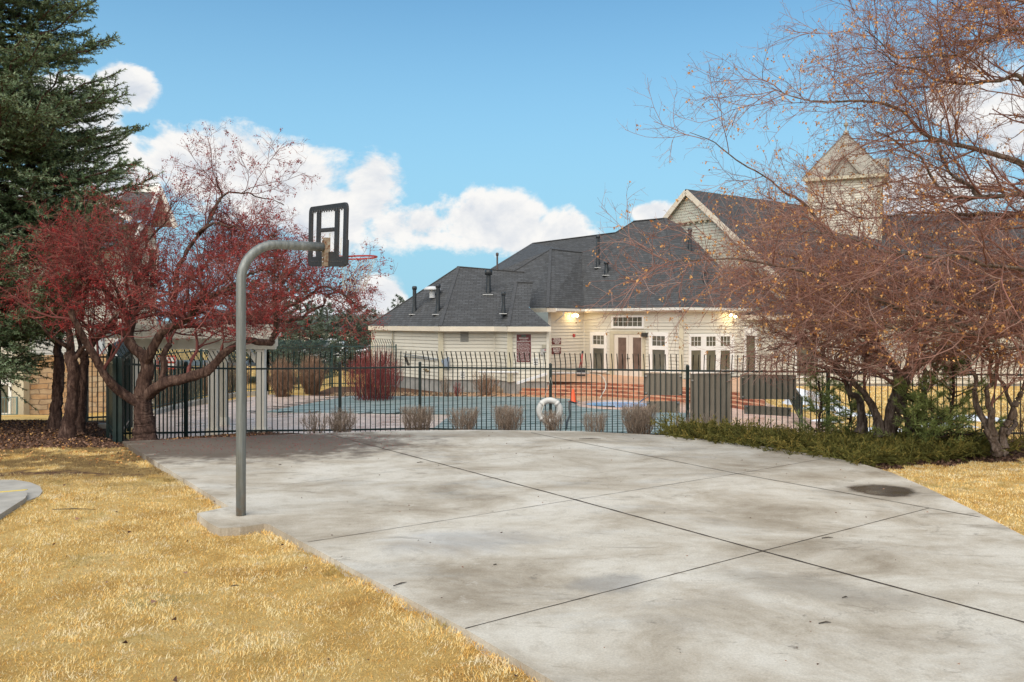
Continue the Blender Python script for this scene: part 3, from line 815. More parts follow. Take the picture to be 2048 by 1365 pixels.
siding_wall((gp(g0).x, gp(g0).y), (gp(g1).x, gp(g1).y), [(0, 2.9), (g1 - g0, 2.9), (g1 - g0, pk.z - SL * g1), (-g0, pk.z), (0, pk.z + SL * g0)], club, mt=gable_side)
zc = pk.z - 1.74
sc_l = (pk.z - zc) / SL
mb = MB(); nn_ = Vector((-.809, -.588, 0)) * .16
mb.add([gp(-sc_l, -1.74) + nn_, gp(sc_l, -1.74) + nn_, gp(0) + nn_], [(0, 1, 2)]); mb.build('fish_scale_panel', scale_m, club)
mb = MB(); mb.bar(gp(-sc_l, -1.80) + nn_ * .8, gp(sc_l, -1.80) + nn_ * .8, .2, .10)
for k in range(9): mb.box(gp(-sc_l + .35 + k * .42, -1.9) + nn_ * .9, (.12, .12, .14), rz=.6)
mb.build('cornice', trim_tan, club)
ov = Vector((-.809, -.588, 0)) * .45
mb = MB()
for s_ in (g0 - .15, g1): mb.bar(gp(0, -.10) + ov, gp(s_, -SL * abs(s_) - .10) + ov, .05, .30)
mb.build('rake_board', fascia_m, club)
bk = gb * 15
roof('roof', [[gp(0, .06) + ov, gp(g1 + .3, -SL * (g1 + .3) + .06) + ov, gp(g1 + .3, -SL * (g1 + .3) + .06) + bk, gp(0, .06) + bk],
              [gp(0, .06) + ov, gp(0, .06) + bk, gp(g0 - .3, SL * (g0 - .3) + .06) + bk, gp(g0 - .3, SL * (g0 - .3) + .06) + ov]])
mb = MB()
mb.add([gp(0, 0) + ov, gp(g1 + .3, -SL * (g1 + .3)) + ov, gp(g1 + .3, -SL * (g1 + .3)), gp(0, 0)], [(0, 1, 2, 3)])
mb.add([gp(0, 0) + ov, gp(g0 - .3, SL * (g0 - .3)) + ov, gp(g0 - .3, SL * (g0 - .3)), gp(0, 0)], [(0, 1, 2, 3)])
mb.build('soffit', soffit_m, club)

# right wing behind the bare trees
RW0, RW1 = (11.8, 42.2), (36.0, 42.2)
wall_seg(RW0, RW1, -.95, 2.6, club, base=-1.3)
roof('roof', [[Vector((10.2, 41.3, 2.55)), Vector((37, 41.3, 2.55)), Vector((37, 55.5, 9.4)), Vector((17.0, 55.5, 9.4))], [Vector((37, 55.5, 9.4)), Vector((17.0, 55.5, 9.4)), Vector((17, 66, 3)), Vector((37, 66, 3))]])
mb = MB(); mb.bar((10.2, 41.3, 2.45), (37, 41.3, 2.45), .05, .24); mb.build('fascia', fascia_m, club)
# brown door and dark bays seen through the twigs
def opening(px0, py0, px1, py1, Y, name, m, parent, dy=-.06, frame=.0, fm=None):
    a = P(px0, py1, Y); b_ = P(px1, py0, Y)
    c_ = (a + b_) / 2; mb = MB(); mb.box((c_.x, Y + dy, c_.z), (abs(b_.x - a.x), .06, abs(b_.z - a.z))); o = mb.build(name, m, parent)
    if frame:
        f = MB(); w, h = abs(b_.x - a.x) / 2, abs(b_.z - a.z) / 2
        for sx_ in (-1, 1): f.box((c_.x + sx_ * (w + frame / 2), Y + dy - .03, c_.z), (frame, .1, 2 * h + 2 * frame))
        for sz_ in (-1, 1): f.box((c_.x, Y + dy - .03, c_.z + sz_ * (h + frame / 2)), (2 * w, .1, frame))
        f.build(name + '_frame', fm or trim_white, o)
    return o
brown_m = mat('brown_door_paint', (.30, .14, .06), .5, var=.15)
opening(1503, 665, 1514, 757, 42.0, 'door', brown_m, club)
opening(1592, 672, 1632, 752, 42.2, 'window', glass_m, club, frame=.1)
opening(1885, 705, 1935, 752, 42.2, 'window', glass_m, club, frame=.1)
opening(1720, 690, 1770, 745, 42.2, 'window', glass_m, club, frame=.1)

# windows on slanted walls --------------------------------------------------
def on_wall(p0, p1):
    a = Vector((p0[0], p0[1], 0)); d = Vector((p1[0] - p0[0], p1[1] - p0[1], 0)).normalized(); n_ = Vector((d.y, -d.x, 0))
    def at(px, py, out=0.0):
        o = Vector((0, 0, CH)); r = Vector(((px - 1024) / F, 1, (HZ - py) / F)); q = a + n_ * .0
        tt = (q - o).dot(n_) / r.dot(n_); h = o + r * tt
        return h + n_ * out
    return at, d, n_
def rect(mb, at, px0, py0, px1, py1, out, thick, grow=0.0):
    """box on the wall whose front face covers the photo rectangle (corners at mid height)"""
    pm = (py0 + py1) / 2
    l, r = at(px0, pm), at(px1, pm); zt = at((px0 + px1) / 2, py0).z; zb = at((px0 + px1) / 2, py1).z
    c_ = (l + r) / 2; w = (r - l).length; d = (r - l).normalized(); ang = math.atan2(d.y, d.x); n_ = Vector((d.y, -d.x, 0))
    mb.box((c_.x + n_.x * (out - thick / 2), c_.y + n_.y * (out - thick / 2), (zt + zb) / 2), (w + grow * 2, thick, zt - zb + grow * 2), rz=ang)
def window(at, trimr, panes, parent, grids, m=glass_m, label=None):
    """trimr: outer casing; panes: list of glass rects; grids: (cols, rows) per pane"""
    mb = MB(); x0, y0, x1, y1 = trimr
    allx = sorted(panes); 
    # casing as four borders plus bars between panes
    gx0 = min(p[0] for p in panes); gx1 = max(p[2] for p in panes); gy0 = min(p[1] for p in panes); gy1 = max(p[3] for p in panes)
    rect(mb, at, x0, y0, gx0, y1, .09, .1); rect(mb, at, gx1, y0, x1, y1, .09, .1)
    rect(mb, at, gx0, y0, gx1, gy0, .087, .1); rect(mb, at, gx0, gy1, gx1, y1, .087, .1)
    cols = sorted({(p[0], p[2]) for p in panes}); rows = sorted({(p[1], p[3]) for p in panes})
    for (a, b_), (c_, d_) in zip(cols[:-1], cols[1:]): rect(mb, at, b_, gy0, c_, gy1, .084, .08)
    for (a, b_), (c_, d_) in zip(rows[:-1], rows[1:]):
        for (ca, cb) in cols: rect(mb, at, ca, b_, cb, c_, .081, .08)
    fr = mb.build('window', trim_white, parent)
    for p, g in zip(panes, grids):
        q = MB(); rect(q, at, *p, .058, .02); q.build('pane', m, fr)
        if g:
            q = MB()
            for k in range(1, g[0]):
                x = p[0] + (p[2] - p[0]) * k / g[0]; rect(q, at, x - .28, p[1], x + .28, p[3], .072, .02)
            for k in range(1, g[1]):
                y = p[1] + (p[3] - p[1]) * k / g[1]; rect(q, at, p[0], y - .28, p[2], y + .28, .070, .02)
            q.build('muntins', trim_white, fr)
    return fr
atD, dD, nD = on_wall(P2, PC)
window(atD, (1182, 664.5, 1215, 745), [(1188, 671.5, 1210, 689), (1188, 697, 1210, 740)], club, [(3, 2), None])
window(atD, (1300, 665, 1338, 745), [(1306.5, 672.5, 1332, 692), (1306.5, 700, 1332, 741)], club, [(3, 2), None])
window(atD, (1224.5, 631.5, 1289.5, 657.5), [(1228.5, 635, 1286, 653)], club, [(6, 2)])
atF, dF, nF = on_wall(PC, P4)
window(atF, (1376, 668, 1466, 746), [(1380, 673.5, 1400, 692.5), (1410.5, 673.5, 1429, 692.5), (1439, 673.5, 1458, 692.5), (1380, 701, 1400, 741), (1410.5, 701, 1429, 741), (1439, 701, 1458, 741)], club, [(3, 2), (3, 2), (3, 2), None, None, None])
window(atF, (1486, 655, 1512, 746), [(1490, 672, 1508, 741)], club, [None])
# french doors
dr = MB()
rect(dr, atD, 1222, 662, 1230, 757, .10, .1); rect(dr, atD, 1286.5, 663, 1292, 757, .10, .1); rect(dr, atD, 1230, 662, 1286.5, 669, .098, .1)
dframe = dr.build('door_casing', trim_tan, club)
door_m = mat('door_paint', (.66, .60, .52), .5, var=.04)
for (x0, x1, g0_, g1_) in ((1230.5, 1258.3, 1238, 1254.5), (1258.9, 1286.3, 1267.5, 1284.5)):
    d_ = MB()
    rect(d_, atD, x0, 669.3, g0_, 756.5, .075, .06); rect(d_, atD, g1_, 669.3, x1, 756.5, .075, .06)
    rect(d_, atD, g0_, 669.3, g1_, 675.5, .073, .06); rect(d_, atD, g0_, 741, g1_, 756.5, .073, .06)
    do = d_.build('door', door_m, dframe)
    q = MB(); rect(q, atD, g0_, 675.5, g1_, 741, .06, .02); q.build('pane', blind_m, do)
    q = MB(); rect(q, atD, (x1 - 2.2 if x0 < 1240 else x0 + 1), 716, (x1 - 1 if x0 < 1240 else x0 + 2.2), 719, .10, .05); q.build('handle', mat('handle_steel' + str(int(x0)), (.2, .18, .15), .3, metal=.8), do)
# wall fittings
dark_m = mat('dark_metal', (.035, .035, .032), .5)
q = MB(); rect(q, atD, 1288.5, 666, 1296.5, 674, .25, .22); q.build('wall_lantern', dark_m, club)
atP, dP, nP = on_wall(P1, P2)
red_m = mat('alarm_red', (.42, .04, .04), .45)
q = MB(); rect(q, atP, 1144.5, 668.3, 1148.2, 674.2, .09, .08); q.build('fire_alarm', red_m, club)
flood_m = mat('lit_flood_lens', (1, .9, .6), .3, emit=((1.0, .78, .38), 14.0))
def flood(at, n_, spots, name='flood_light'):
    q = MB(); c0 = at(*spots[0], out=.18); c1 = at(*spots[1], out=.18)
    m_ = (c0 + c1) / 2
    q.box((m_.x, m_.y + .1, m_.z + .1), (.16, .14, .08)); fo = q.build(name, gutter_m, club)
    for c_ in (c0, c1):
        q = MB(); q.tube([c_ + Vector((0, .14, .04)), c_ + Vector((0, -.02, -.01))], [.055, .085], 12); q.build('lamp_head', gutter_m, fo)
        q = MB(); q.lathe((c_.x, c_.y - .06, c_.z), [(.001, .085), (.05, .07), (.08, .03), (.085, 0), (.07, -.045), (.001, -.07)], 12); q.build('bulb', flood_m, fo)
        ld = bpy.data.lights.new('flood_glow', 'POINT'); ld.energy = 4; ld.color = (1.0, .70, .32); ld.shadow_soft_size = .08
        lo = bpy.data.objects.new('flood_glow', ld); col.objects.link(lo); lo.location = c_ + Vector((-.05, -.25, -.05))
flood(atP, nP, ((1141.3, 632), (1148.8, 632)))
flood(atF, nF, ((1455.8, 631.5), (1465, 634)))
for x_c in (1346, 1355): q = MB(); rect(q, atF, x_c, 623, x_c + 4, 625.5, .5, .1); q.build('camera_dome', dark_m, club)
atW1, d1, n1 = on_wall(A1, A2); atW2, d2, n2 = on_wall(A3, A4); atW0, d0, n0 = on_wall(A0, A1)
q = MB(); rect(q, atW1, 920.5, 663.5, 937.5, 684, .05, .05); lv = q.build('louvre_vent', mat('vent_grey', (.36, .35, .31), .6), club)
q = MB()
for k in range(5): rect(q, atW1, 922, 666 + k * 3.6, 936, 668.6 + k * 3.6, .075, .03)
q.build('slat', mat('vent_slat', (.22, .21, .19), .6), lv)
for at_, x0, y0, x1, y1 in ((atW2, 1066.5, 716, 1076, 731), (atW1, 920.5, 742, 930, 758)):
    q = MB(); rect(q, at_, x0, y0, x1, y1, .05, .05); lv = q.build('crawl_vent', trim_white, club)
    q = MB()
    for k in range(4): rect(q, at_, x0 + 1, y0 + 2 + k * (y1 - y0) / 4.4, x1 - .6, y0 + 3.2 + k * (y1 - y0) / 4.4, .065, .03)
    q.build('slot', dark_m, lv)
q = MB(); rect(q, atW2, 1084, 689.5, 1091.5, 697, .1, .1); q.build('utility_box', mat('box_tan', (.36, .33, .25), .6), club)
q = MB(); rect(q, atW2, 1081, 698, 1086, 710, .12, .12); q.build('utility_box', mat('box_grey', (.36, .35, .33), .5), club)
q = MB(); rect(q, atW2, 1086, 698, 1091.5, 704, .10, .10); rect(q, atW2, 1086.3, 704, 1087.0, 745, .05, .04); q.build('conduit_box', mat('box_grey_light', (.42, .43, .43), .5), club)
q = MB(); rect(q, atW2, 1089, 699, 1091, 701.5, .13, .04); q.build('red_button', red_m, club)
q = MB(); c_ = atW0(854, 742, .12); q.tube([c_, c_ + Vector((.2, -.1, 0)), c_ + Vector((.3, -.15, -.08))], .04, 8); q.tube([c_ + Vector((-.1, 0, .07)), c_ + Vector((.1, 0, .07))], .03, 6)
q.build('hose_tap', mat('brass_tap', (.30, .22, .12), .4, metal=.6), club)
# roof vents
vent_m = mat('vent_pipe_black', (.022, .026, .030), .4, var=.3, vscale=6)
flash_m = mat('vent_flashing', (.55, .55, .54), .5)
def pipe_vent(px, pyt, pyb, pl, w, cap=1.3, caph=.16, base=True, m=None):
    b_ = hit(px, pyb, pl) if pl else None
    r = w / 2; top = P(px, pyt, b_.y).z
    q = MB(); q.lathe((b_.x, b_.y, 0), [(r * 1.5, b_.z - .25), (r * 1.05, b_.z + .25), (r, b_.z + .3), (r, top - caph)], 14); vo = q.build('vent_pipe', m or vent_m, club)
    q = MB(); q.lathe((b_.x, b_.y, 0), [(r * .9, top - caph - .02), (r * cap, top - caph), (r * cap, top - .03), (r * cap * .8, top), (.001, top + .015)], 14); q.build('cap', m or vent_m, vo)
    if base:
        q = MB(); q.box((b_.x - .02, b_.y - .22, b_.z - .16), (w * 2.3, .35, .03)); q.build('flashing', flash_m, vo)
    return vo
pW0 = (E0, (E1 - E0).cross(W1 - E0).normalized())
pipe_vent(829, 573, 623, pW0, .19); pipe_vent(876, 569, 623, pW0, .19)
pipe_vent(977, 540.5, 584, pW, .22, cap=1.7, caph=.24); pipe_vent(1007, 584.5, 621, pS, .15, cap=1.3)
brownpipe = mat('brown_pipe', (.085, .06, .055), .5)
pipe_vent(994.5, 506, 545, pK, .10, cap=1.6, base=False, m=brownpipe)
pipe_vent(1196, 471, 531, pR, .18, cap=1.35)
pipe_vent(1213, 524, 546, pR, .20, cap=1.5, caph=.12)
pipe_vent(1380, 457, 500, pT, .18, cap=1.4, base=False); pipe_vent(1411, 541, 566, pT, .24, cap=1.2, base=False)
q = MB(); c_ = hit(866, 592, pW0) + Vector((0, -.35, .28))
q.lathe(c_, [(.42, 0), (.44, .05), (.30, .16), (.001, .2)], 20); q.lathe(c_, [(.15, 0), (.15, -.4)], 12); q.build('mushroom_vent', mat('vent_white', (.55, .56, .57), .4), club)

# cupola
cu = Vector((PX(1692, 54), 54, 0)); cz0, cz1, cap_z = 7.0, 11.4, 14.6
metal_roof, t, b, pos = mnodes('cupola_metal', .35); b.inputs['Metallic'].default_value = .2
t.put(b.inputs['Base Color'], t.ramp(t.noise(pos, 1.5, 3), [(.3, (.24, .22, .18)), (.7, (.34, .32, .27))]))
cupola = thing('cupola', 'square siding cupola with pyramid metal roof and finial rising over the clubhouse ridge', 'cupola', (cu.x, cu.y, 9.0))
ang = math.radians(-25); ca, sa = math.cos(ang), math.sin(ang)
def rc(x, y): return (cu.x + x * ca - y * sa, cu.y + x * sa + y * ca)
H_ = 2.05
cs = [rc(-H_, -H_), rc(H_, -H_), rc(H_, H_), rc(-H_, H_)]
for i in range(4):
    L = 2 * H_
    siding_wall(cs[i], cs[(i + 1) % 4], [(0, cz0), (L, cz0), (L, cz1), (0, cz1)], cupola)
for i in range(4): q = MB(); q.box((cs[i][0], cs[i][1], (cz0 + cz1) / 2), (.26, .26, cz1 - cz0), rz=ang); q.build('corner_board', trim_tan, cupola)
R_ = 2.46
ce = [Vector((*rc(-R_, -R_), cz1)), Vector((*rc(R_, -R_), cz1)), Vector((*rc(R_, R_), cz1)), Vector((*rc(-R_, R_), cz1))]; ap = Vector((cu.x, cu.y, cap_z))
q = MB()
for i in range(4): q.slope([ce[i], ce[(i + 1) % 4], ap])
q.add(ce, [(0, 1, 2, 3)])
for i in range(4):
    a, b_ = ce[i], ce[(i + 1) % 4]; q.bar(a, ap, .10, .08)
    for k in range(1, 9):
        s_ = a.lerp(b_, k / 9); tq = 1 - abs(k / 9 - .5) * 2
        mid_ = (a + b_) / 2; q.bar(s_ + Vector((0, 0, .02)), s_.lerp(ap - (mid_ - s_) * 0, 0) + ((ap - mid_) * tq) + Vector((0, 0, .02)), .04, .05)
rf = q.build('roof', metal_roof, cupola)
for i in (0, 1):
    a, b_ = ce[i], ce[(i + 1) % 4]; mid_ = (a + b_) / 2; o_ = (mid_ - Vector((cu.x, cu.y, cz1))).normalized()
    d = (b_ - a).normalized(); bs = mid_ + o_ * .05 + Vector((0, 0, .1)); g = MB()
    l_, r_2, t_ = bs - d * .95, bs + d * .95, bs + Vector((0, 0, 1.25)); bk_ = -o_ * 1.6
    g.slope([l_, t_, t_ + bk_, l_ + bk_]); g.slope([r_2, t_, t_ + bk_, r_2 + bk_]); g.add([l_ - o_ * .2, r_2 - o_ * .2, t_ - o_ * .2], [(0, 1, 2)])
    g.bar(l_, t_, .12, .12); g.bar(r_2, t_, .12, .12)
    g.build('gablet', metal_roof, rf)
q = MB(); q.bar(ce[0] - Vector((0, 0, .1)), ce[1] - Vector((0, 0, .1)), .06, .2); q.bar(ce[1] - Vector((0, 0, .1)), ce[2] - Vector((0, 0, .1)), .06, .2)
q.build('fascia', trim_tan, cupola)
q = MB(); q.lathe(ap, [(.22, -.1), (.14, .12), (.05, .18), (.05, .38), (.14, .46), (.16, .55), (.10, .66), (.03, .72), (.02, 2.1), (.001, 2.2)], 12); q.build('finial', metal_roof, cupola)

# ---------------------------------------------------------------- signs
maroon = mat('sign_maroon', (.125, .022, .022), .4); sign_white = mat('sign_white_paint', (.82, .80, .76), .5)
def text_part(s_, at, px, py, h_px, parent, m=sign_white, out=.075, stretch=None, name='lettering', Yd=40):
    cu_ = bpy.data.curves.new(name, 'FONT'); cu_.body = s_; cu_.align_x = 'CENTER'; cu_.align_y = 'CENTER'
    cu_.size = 1.0; cu_.extrude = .002; cu_.offset = .012
    o = bpy.data.objects.new(name, cu_); col.objects.link(o)
    bpy.context.view_layer.update()
    me = bpy.data.meshes.new_from_object(o.evaluated_get(bpy.context.evaluated_depsgraph_get()))
    bpy.data.objects.remove(o); me.materials.clear(); me.materials.append(m)
    c_ = at(px, py, out); l, r = at(px - 1, py), at(px + 1, py); d = (r - l).normalized(); ppm = (r - l).length / 2
    co = np.array([v_.co[:] for v_ in me.vertices]); w = co[:, 0].max() - co[:, 0].min(); hh_ = co[:, 1].max() - co[:, 1].min()
    kx = ky = h_px * ppm / .72
    if stretch: kx = stretch * ppm / w
    n_ = Vector((d.y, -d.x, 0))
    for v_ in me.vertices:
        x, y, z = v_.co
        v_.co = c_ + d * (x * kx) + Vector((0, 0, y * ky)) + n_ * (z * .5)
    return link(name, me, parent)
def board(at, r, label, name='sign', m=maroon, cat='sign', group=None, border=None):
    q = MB(); rect(q, at, *r, .06, .03); o = q.build(name, m); tag(o, label, cat, group)
    if border:
        q = MB(); x0, y0, x1, y1 = r; w = .5
        rect(q, at, x0 - w, y0 - w, x0, y1 + w, .062, .03); rect(q, at, x1, y0 - w, x1 + w, y1 + w, .062, .03)
        rect(q, at, x0, y0 - w, x1, y0, .0615, .03); rect(q, at, x0, y1, x1, y1 + w, .0615, .03)
        q.build('border', border, o)
    return o
rs = board(atW2, (1033, 669, 1062, 724.5), 'tall maroon pool rules sign with small white print on cream wall', border=sign_white)
q = MB(); rect(q, atW2, 1042.5, 670.5, 1052, 674.2, .07, .02); q.build('emblem', mat('emblem_green', (.06, .10, .08), .5), rs)
text_part('SPA/POOL RULES', atW2, 1047.5, 677, 2.4, rs, stretch=18.5)
text_part('WARNING', atW2, 1047.5, 680.6, 1.1, rs, stretch=14)
text_part('NO LIFEGUARD ON DUTY', atW2, 1047.5, 683.2, 1.7, rs, stretch=27)
RL = ['Shower before entering pool', 'Children must be supervised', 'No glass containers', 'No running or diving', 'No pets in pool area', 'Do not swim alone', 'Pool hours are posted', 'Proper swim attire only', 'No food or drink in pool', 'Keep gate closed', 'Use at your own risk', 'Spa limit is ten minutes', 'No rough play', 'Obey posted rules']
for k, s_ in enumerate(RL):
    text_part(s_, atW2, 1047 + (k % 3 - 1) * .8, 686.8 + k * 2.62, 1.15, rs, stretch=22 + (k * 37 % 5), name='print_line')
s2 = board(atP, (1102.8, 676.3, 1120.5, 689.3), 'upper small maroon sign reading telephone located near clubhouse doors', group='small maroon safety signs')
for k, s_ in enumerate(['TELEPHONE', 'LOCATED NEAR', 'CLUBHOUSE', 'DOORS']): text_part(s_, atP, 1111.6, 678.4 + k * 3.05, 1.75, s2, stretch=[13.5, 16, 13.5, 8][k])
s3 = board(atP, (1102.3, 695.3, 1120.3, 708.3), 'lower small maroon sign reading in case of emergency dial 911', group='small maroon safety signs')
for k, s_ in enumerate(['IN CASE OF', 'EMERGENCY', 'DIAL 911']): text_part(s_, atP, 1111.3, 698.3 + k * 3.5, 2.1, s3, stretch=[13, 14.5, 9.5][k])

# ---------------------------------------------------------------- FENCES
def fence_run(root, pts, rails, tops, bottoms, lean, m, spacing=.12, posts=True, pick=.02, railw=.04, postw=.068, topcut=.26, post_over=.1):
    """pts: plan points; rails/tops/bottoms heights at each point; lean: plan vector of the curved tip"""
    for i in range(len(pts) - 1):
        a, b_ = Vector((*pts[i], 0)), Vector((*pts[i + 1], 0)); d = b_ - a; L = d.length; t = d / L
        n_ = int(round(L / spacing)); mb = MB()
        ln = Vector((*lean[i], 0)) if lean else Vector((0, 0, 0))
        f = lambda arr, k: arr[i] + (arr[i + 1] - arr[i]) * k
        for j in range(1, n_):
            k = j / n_; p = a + d * k; zt, zb = f(tops, k), f(bottoms, k)
            ang_ = math.atan2(t.y, t.x)
            cut = topcut if lean else 0
            mb.box((p.x, p.y, (zt - cut + zb) / 2), (pick, pick, zt - cut - zb), rz=ang_)
            if lean:
                p1_ = p + ln * .16; mb.bar((p.x, p.y, zt - cut - .005), (p1_.x, p1_.y, zt), pick)
        pan = mb.build('pickets', m, root)
        for (dz_, w_) in ((0, railw), ('low', railw)):
            mb = MB()
            za = rails[i] if dz_ == 0 else bottoms[i] + .12; zb_ = rails[i + 1] if dz_ == 0 else bottoms[i + 1] + .12
            mb.bar((a.x, a.y, za), (b_.x, b_.y, zb_), w_, w_)
            mb.build('rail', m, root)
    if posts:
        for i, p in enumerate(pts):
            mb = MB(); zt = rails[i] + post_over; r = postw / 2
            mb.box((p[0], p[1], (bottoms[i] - .15 + zt) / 2), (postw, postw, zt - bottoms[i] + .15))
            mb.lathe((p[0], p[1], zt), [(r * 1.15, 0), (r * 1.15, .012), (r * .8, .03), (.001, .04)], 10)
            mb.build('post', m, root)
def fz(x, y, px): return None
RZ = 1.1
fr_px = FL[1:11]
fpts = [(PX(a, y), y) for a, y in fr_px]
rails = [1.41, 1.23, 1.125, RZ, RZ, RZ, RZ, RZ, RZ, RZ]
tops = [1.77, 1.62, 1.52, 1.50, 1.50, 1.48, 1.47, 1.46, 1.46, 1.46]
bots = [-.04, -.27, -.42, -.5, -.52, -.5, -.48, -.45, -.3, -.2]
leans = []
for i in range(len(fpts) - 1):
    d = Vector((fpts[i + 1][0] - fpts[i][0], fpts[i + 1][1] - fpts[i][1])).normalized(); nn = Vector((d.y, -d.x))
    leans.append((nn.x, nn.y) if i > 1 else (-.75, -.4))
pf = thing('pool_fence', 'long dark green metal picket fence with curved tips between court and pool', 'fence', (fpts[5][0], fpts[5][1], -.5))
fence_run(pf, fpts, rails, tops, bots, leans, fence_m)
# side return on the left and its open gate
c0 = fpts[0]
sf = thing('return_fence', 'dark green picket fence running back beside the crab apple trunk', 'fence', (c0[0], c0[1], -.1))
c1 = (PX(258, 18.9), 18.9)
fence_run(sf, [(c0[0] - .06, c0[1] + .06), c1], [1.41, 1.45], [1.77, 1.82], [-.04, -.15], [(-.9, -.3)], fence_m)
gt = thing('fence_gate', 'open green picket gate with dark mesh panel at the fence corner', 'gate', (c0[0] - .1, c0[1], 0))
g1_ = (PX(217, 16.9), 16.9)
fence_run(gt, [(c0[0] - .12, c0[1] + .02), g1_], [1.41, 1.43], [1.75, 1.78], [-.02, -.02], [(.3, -.8)], fence_m, spacing=.06)
mb = MB(); a_ = Vector((c0[0] - .14, c0[1] + .05, 0)); b_ = Vector((*g1_, 0)); mb.bar((a_.x, a_.y, .68), (b_.x, b_.y, .68), .012, 1.36)
mb.build('mesh_panel', mat('gate_mesh', (.006, .012, .012), .6), gt)
bf = thing('rear_gate_fence', 'green picket fence section behind the crab apple trunks at far left', 'fence', (-10, 19.2, 0))
q0 = (PX(262, 19.4), 19.4); q1 = (PX(173, 19.2), 19.2)
fence_run(bf, [q0, q1], [1.39, 1.39], [1.70, 1.70], [-.12, -.14], [(-.8, -.2)], fence_m)
mb = MB(); mb.box(((q0[0] + q1[0]) / 2, 19.15, -.2), (abs(q0[0] - q1[0]) + .1, .25, .1)); mb.build('kerb', path_m, bf)
# far fences of the pool yard
ff = thing('side_yard_fence', 'green picket fence on a pale kerb along the left side of the pool yard', 'fence', (-12.9, 29.7, -1))
spts = [(PX(300, 28.8), 28.8), (PX(402, 33.3), 33.3), (PX(480, 36.6), 36.6), (PX(536, 37.0), 37.0)]
fence_run(ff, spts, [1.05] * 4, [1.42] * 4, [-.9] * 4, [(-.85, .3)] * 3, fence_far_m, spacing=.12)
mb = MB()
for a_, b_ in zip(spts[:-1], spts[1:]): mb.bar((a_[0], a_[1], -1.0), (b_[0], b_[1], -1.0), .3, .22)
mb.build('kerb', path_m, ff)
rf_ = thing('rear_yard_fence', 'green picket fence at the back of the pool yard left of the clubhouse', 'fence', (-9, 40, -1))
fence_run(rf_, [(PX(536, 37.0), 37.0), (PX(664, 41.5), 41.5)], [1.03, .93], [1.40, 1.30], [-1.0, -1.0], [(-.7, .5)], fence_far_m)
rg_ = thing('rear_high_fence', 'taller green picket fence section meeting the left wall of the clubhouse', 'fence', (-7, 41, -1))
fence_run(rg_, [(PX(665, 41.6), 41.6), (PX(792, 40.8), 40.8)], [.98, .98], [1.36, 1.36], [-1.0, -1.0], [(-.6, -.4)], fence_far_m)
# low railing on the right lawn
lr = thing('low_railing', 'short black picket railing on the snowy lawn beyond the junipers', 'railing', (8.5, 24, -1))
a_ = D_(1603, 850); b_ = Vector((a_.x + 2.6, a_.y + 9.0, 0))
fence_run(lr, [(a_.x, a_.y), (b_.x, b_.y)], [-.18, -.18], [-.16, -.16], [-1.0, -1.0], None, fence_m, spacing=.13, post_over=.0)

# grey-brown boards fixed to the fence
def fence_at(px, out=.0):
    for i in range(len(FL) - 2):
        if FL[i + 1][0] <= px <= FL[i + 2][0]:
            a = Vector((*fpts[i], 0)) if i < len(fpts) else None; b_ = Vector((*fpts[i + 1], 0)); break
    r = Vector(((px - 1024) / F, 1, 0)); d = b_ - a; n_ = Vector((-d.y, d.x, 0)).normalized()
    tt = a.dot(n_) / r.dot(n_); return r * tt + n_ * out, n_
clip_m = mat('bolt_metal', (.55, .56, .58), .3, metal=.9)
for (x0, yt0, yt1, x1, yb0, yb1, lab) in (
    (1288, 747, 747.5, 1364.5, 790.5, 791.5, 'square taupe board on the pool fence, just left of the post by the tall board'),
    (1293, 803, 803, 1359.5, 825, 826, 'low taupe board near the ground on the fence beside the largest clipped shrub'),
    (1380.5, 748, 748, 1462, 856, 856, 'tallest taupe board on the pool fence reaching down to the junipers'),
    (1480.5, 749, 750.5, 1593, 798.5, 799.5, 'widest taupe board high on the pool fence in front of the yellow lawn'),
    (1488.5, 810.5, 816, 1582.5, 828, 833.5, 'narrow slanting taupe plank low on the fence above the junipers')):
    pa, n_ = fence_at(x0, .03); pb, _ = fence_at(x1, .03)
    za, zb_ = PZ(yt0, pa.y), PZ(yt1, pb.y); zc_, zd = PZ(yb0, pa.y), PZ(yb1, pb.y); th = n_ * .018
    vs = [(pa.x, pa.y, zc_), (pb.x, pb.y, zd), (pb.x, pb.y, zb_), (pa.x, pa.y, za)]
    vs += [tuple(Vector(v_) + th) for v_ in vs]
    mb = MB(); mb.add(vs, [(0, 1, 2, 3), (7, 6, 5, 4), (0, 4, 5, 1), (1, 5, 6, 2), (2, 6, 7, 3), (3, 7, 4, 0)])
    o = tag(mb.build('fence_board', panel_m), lab, 'board', 'taupe boards fixed to the pool fence')
    for fx, fzv in ((.05, .12), (.95, .12), (.05, .9), (.95, .9)):
        q = pa.lerp(pb, fx) - n_ * .035; zt_ = za + (zb_ - za) * fx; zl = zc_ + (zd - zc_) * fx
        mb = MB(); mb.box((q.x, q.y, zt_ + (zl - zt_) * fzv), (.045, .03, .03)); mb.build('bolt', clip_m, o)

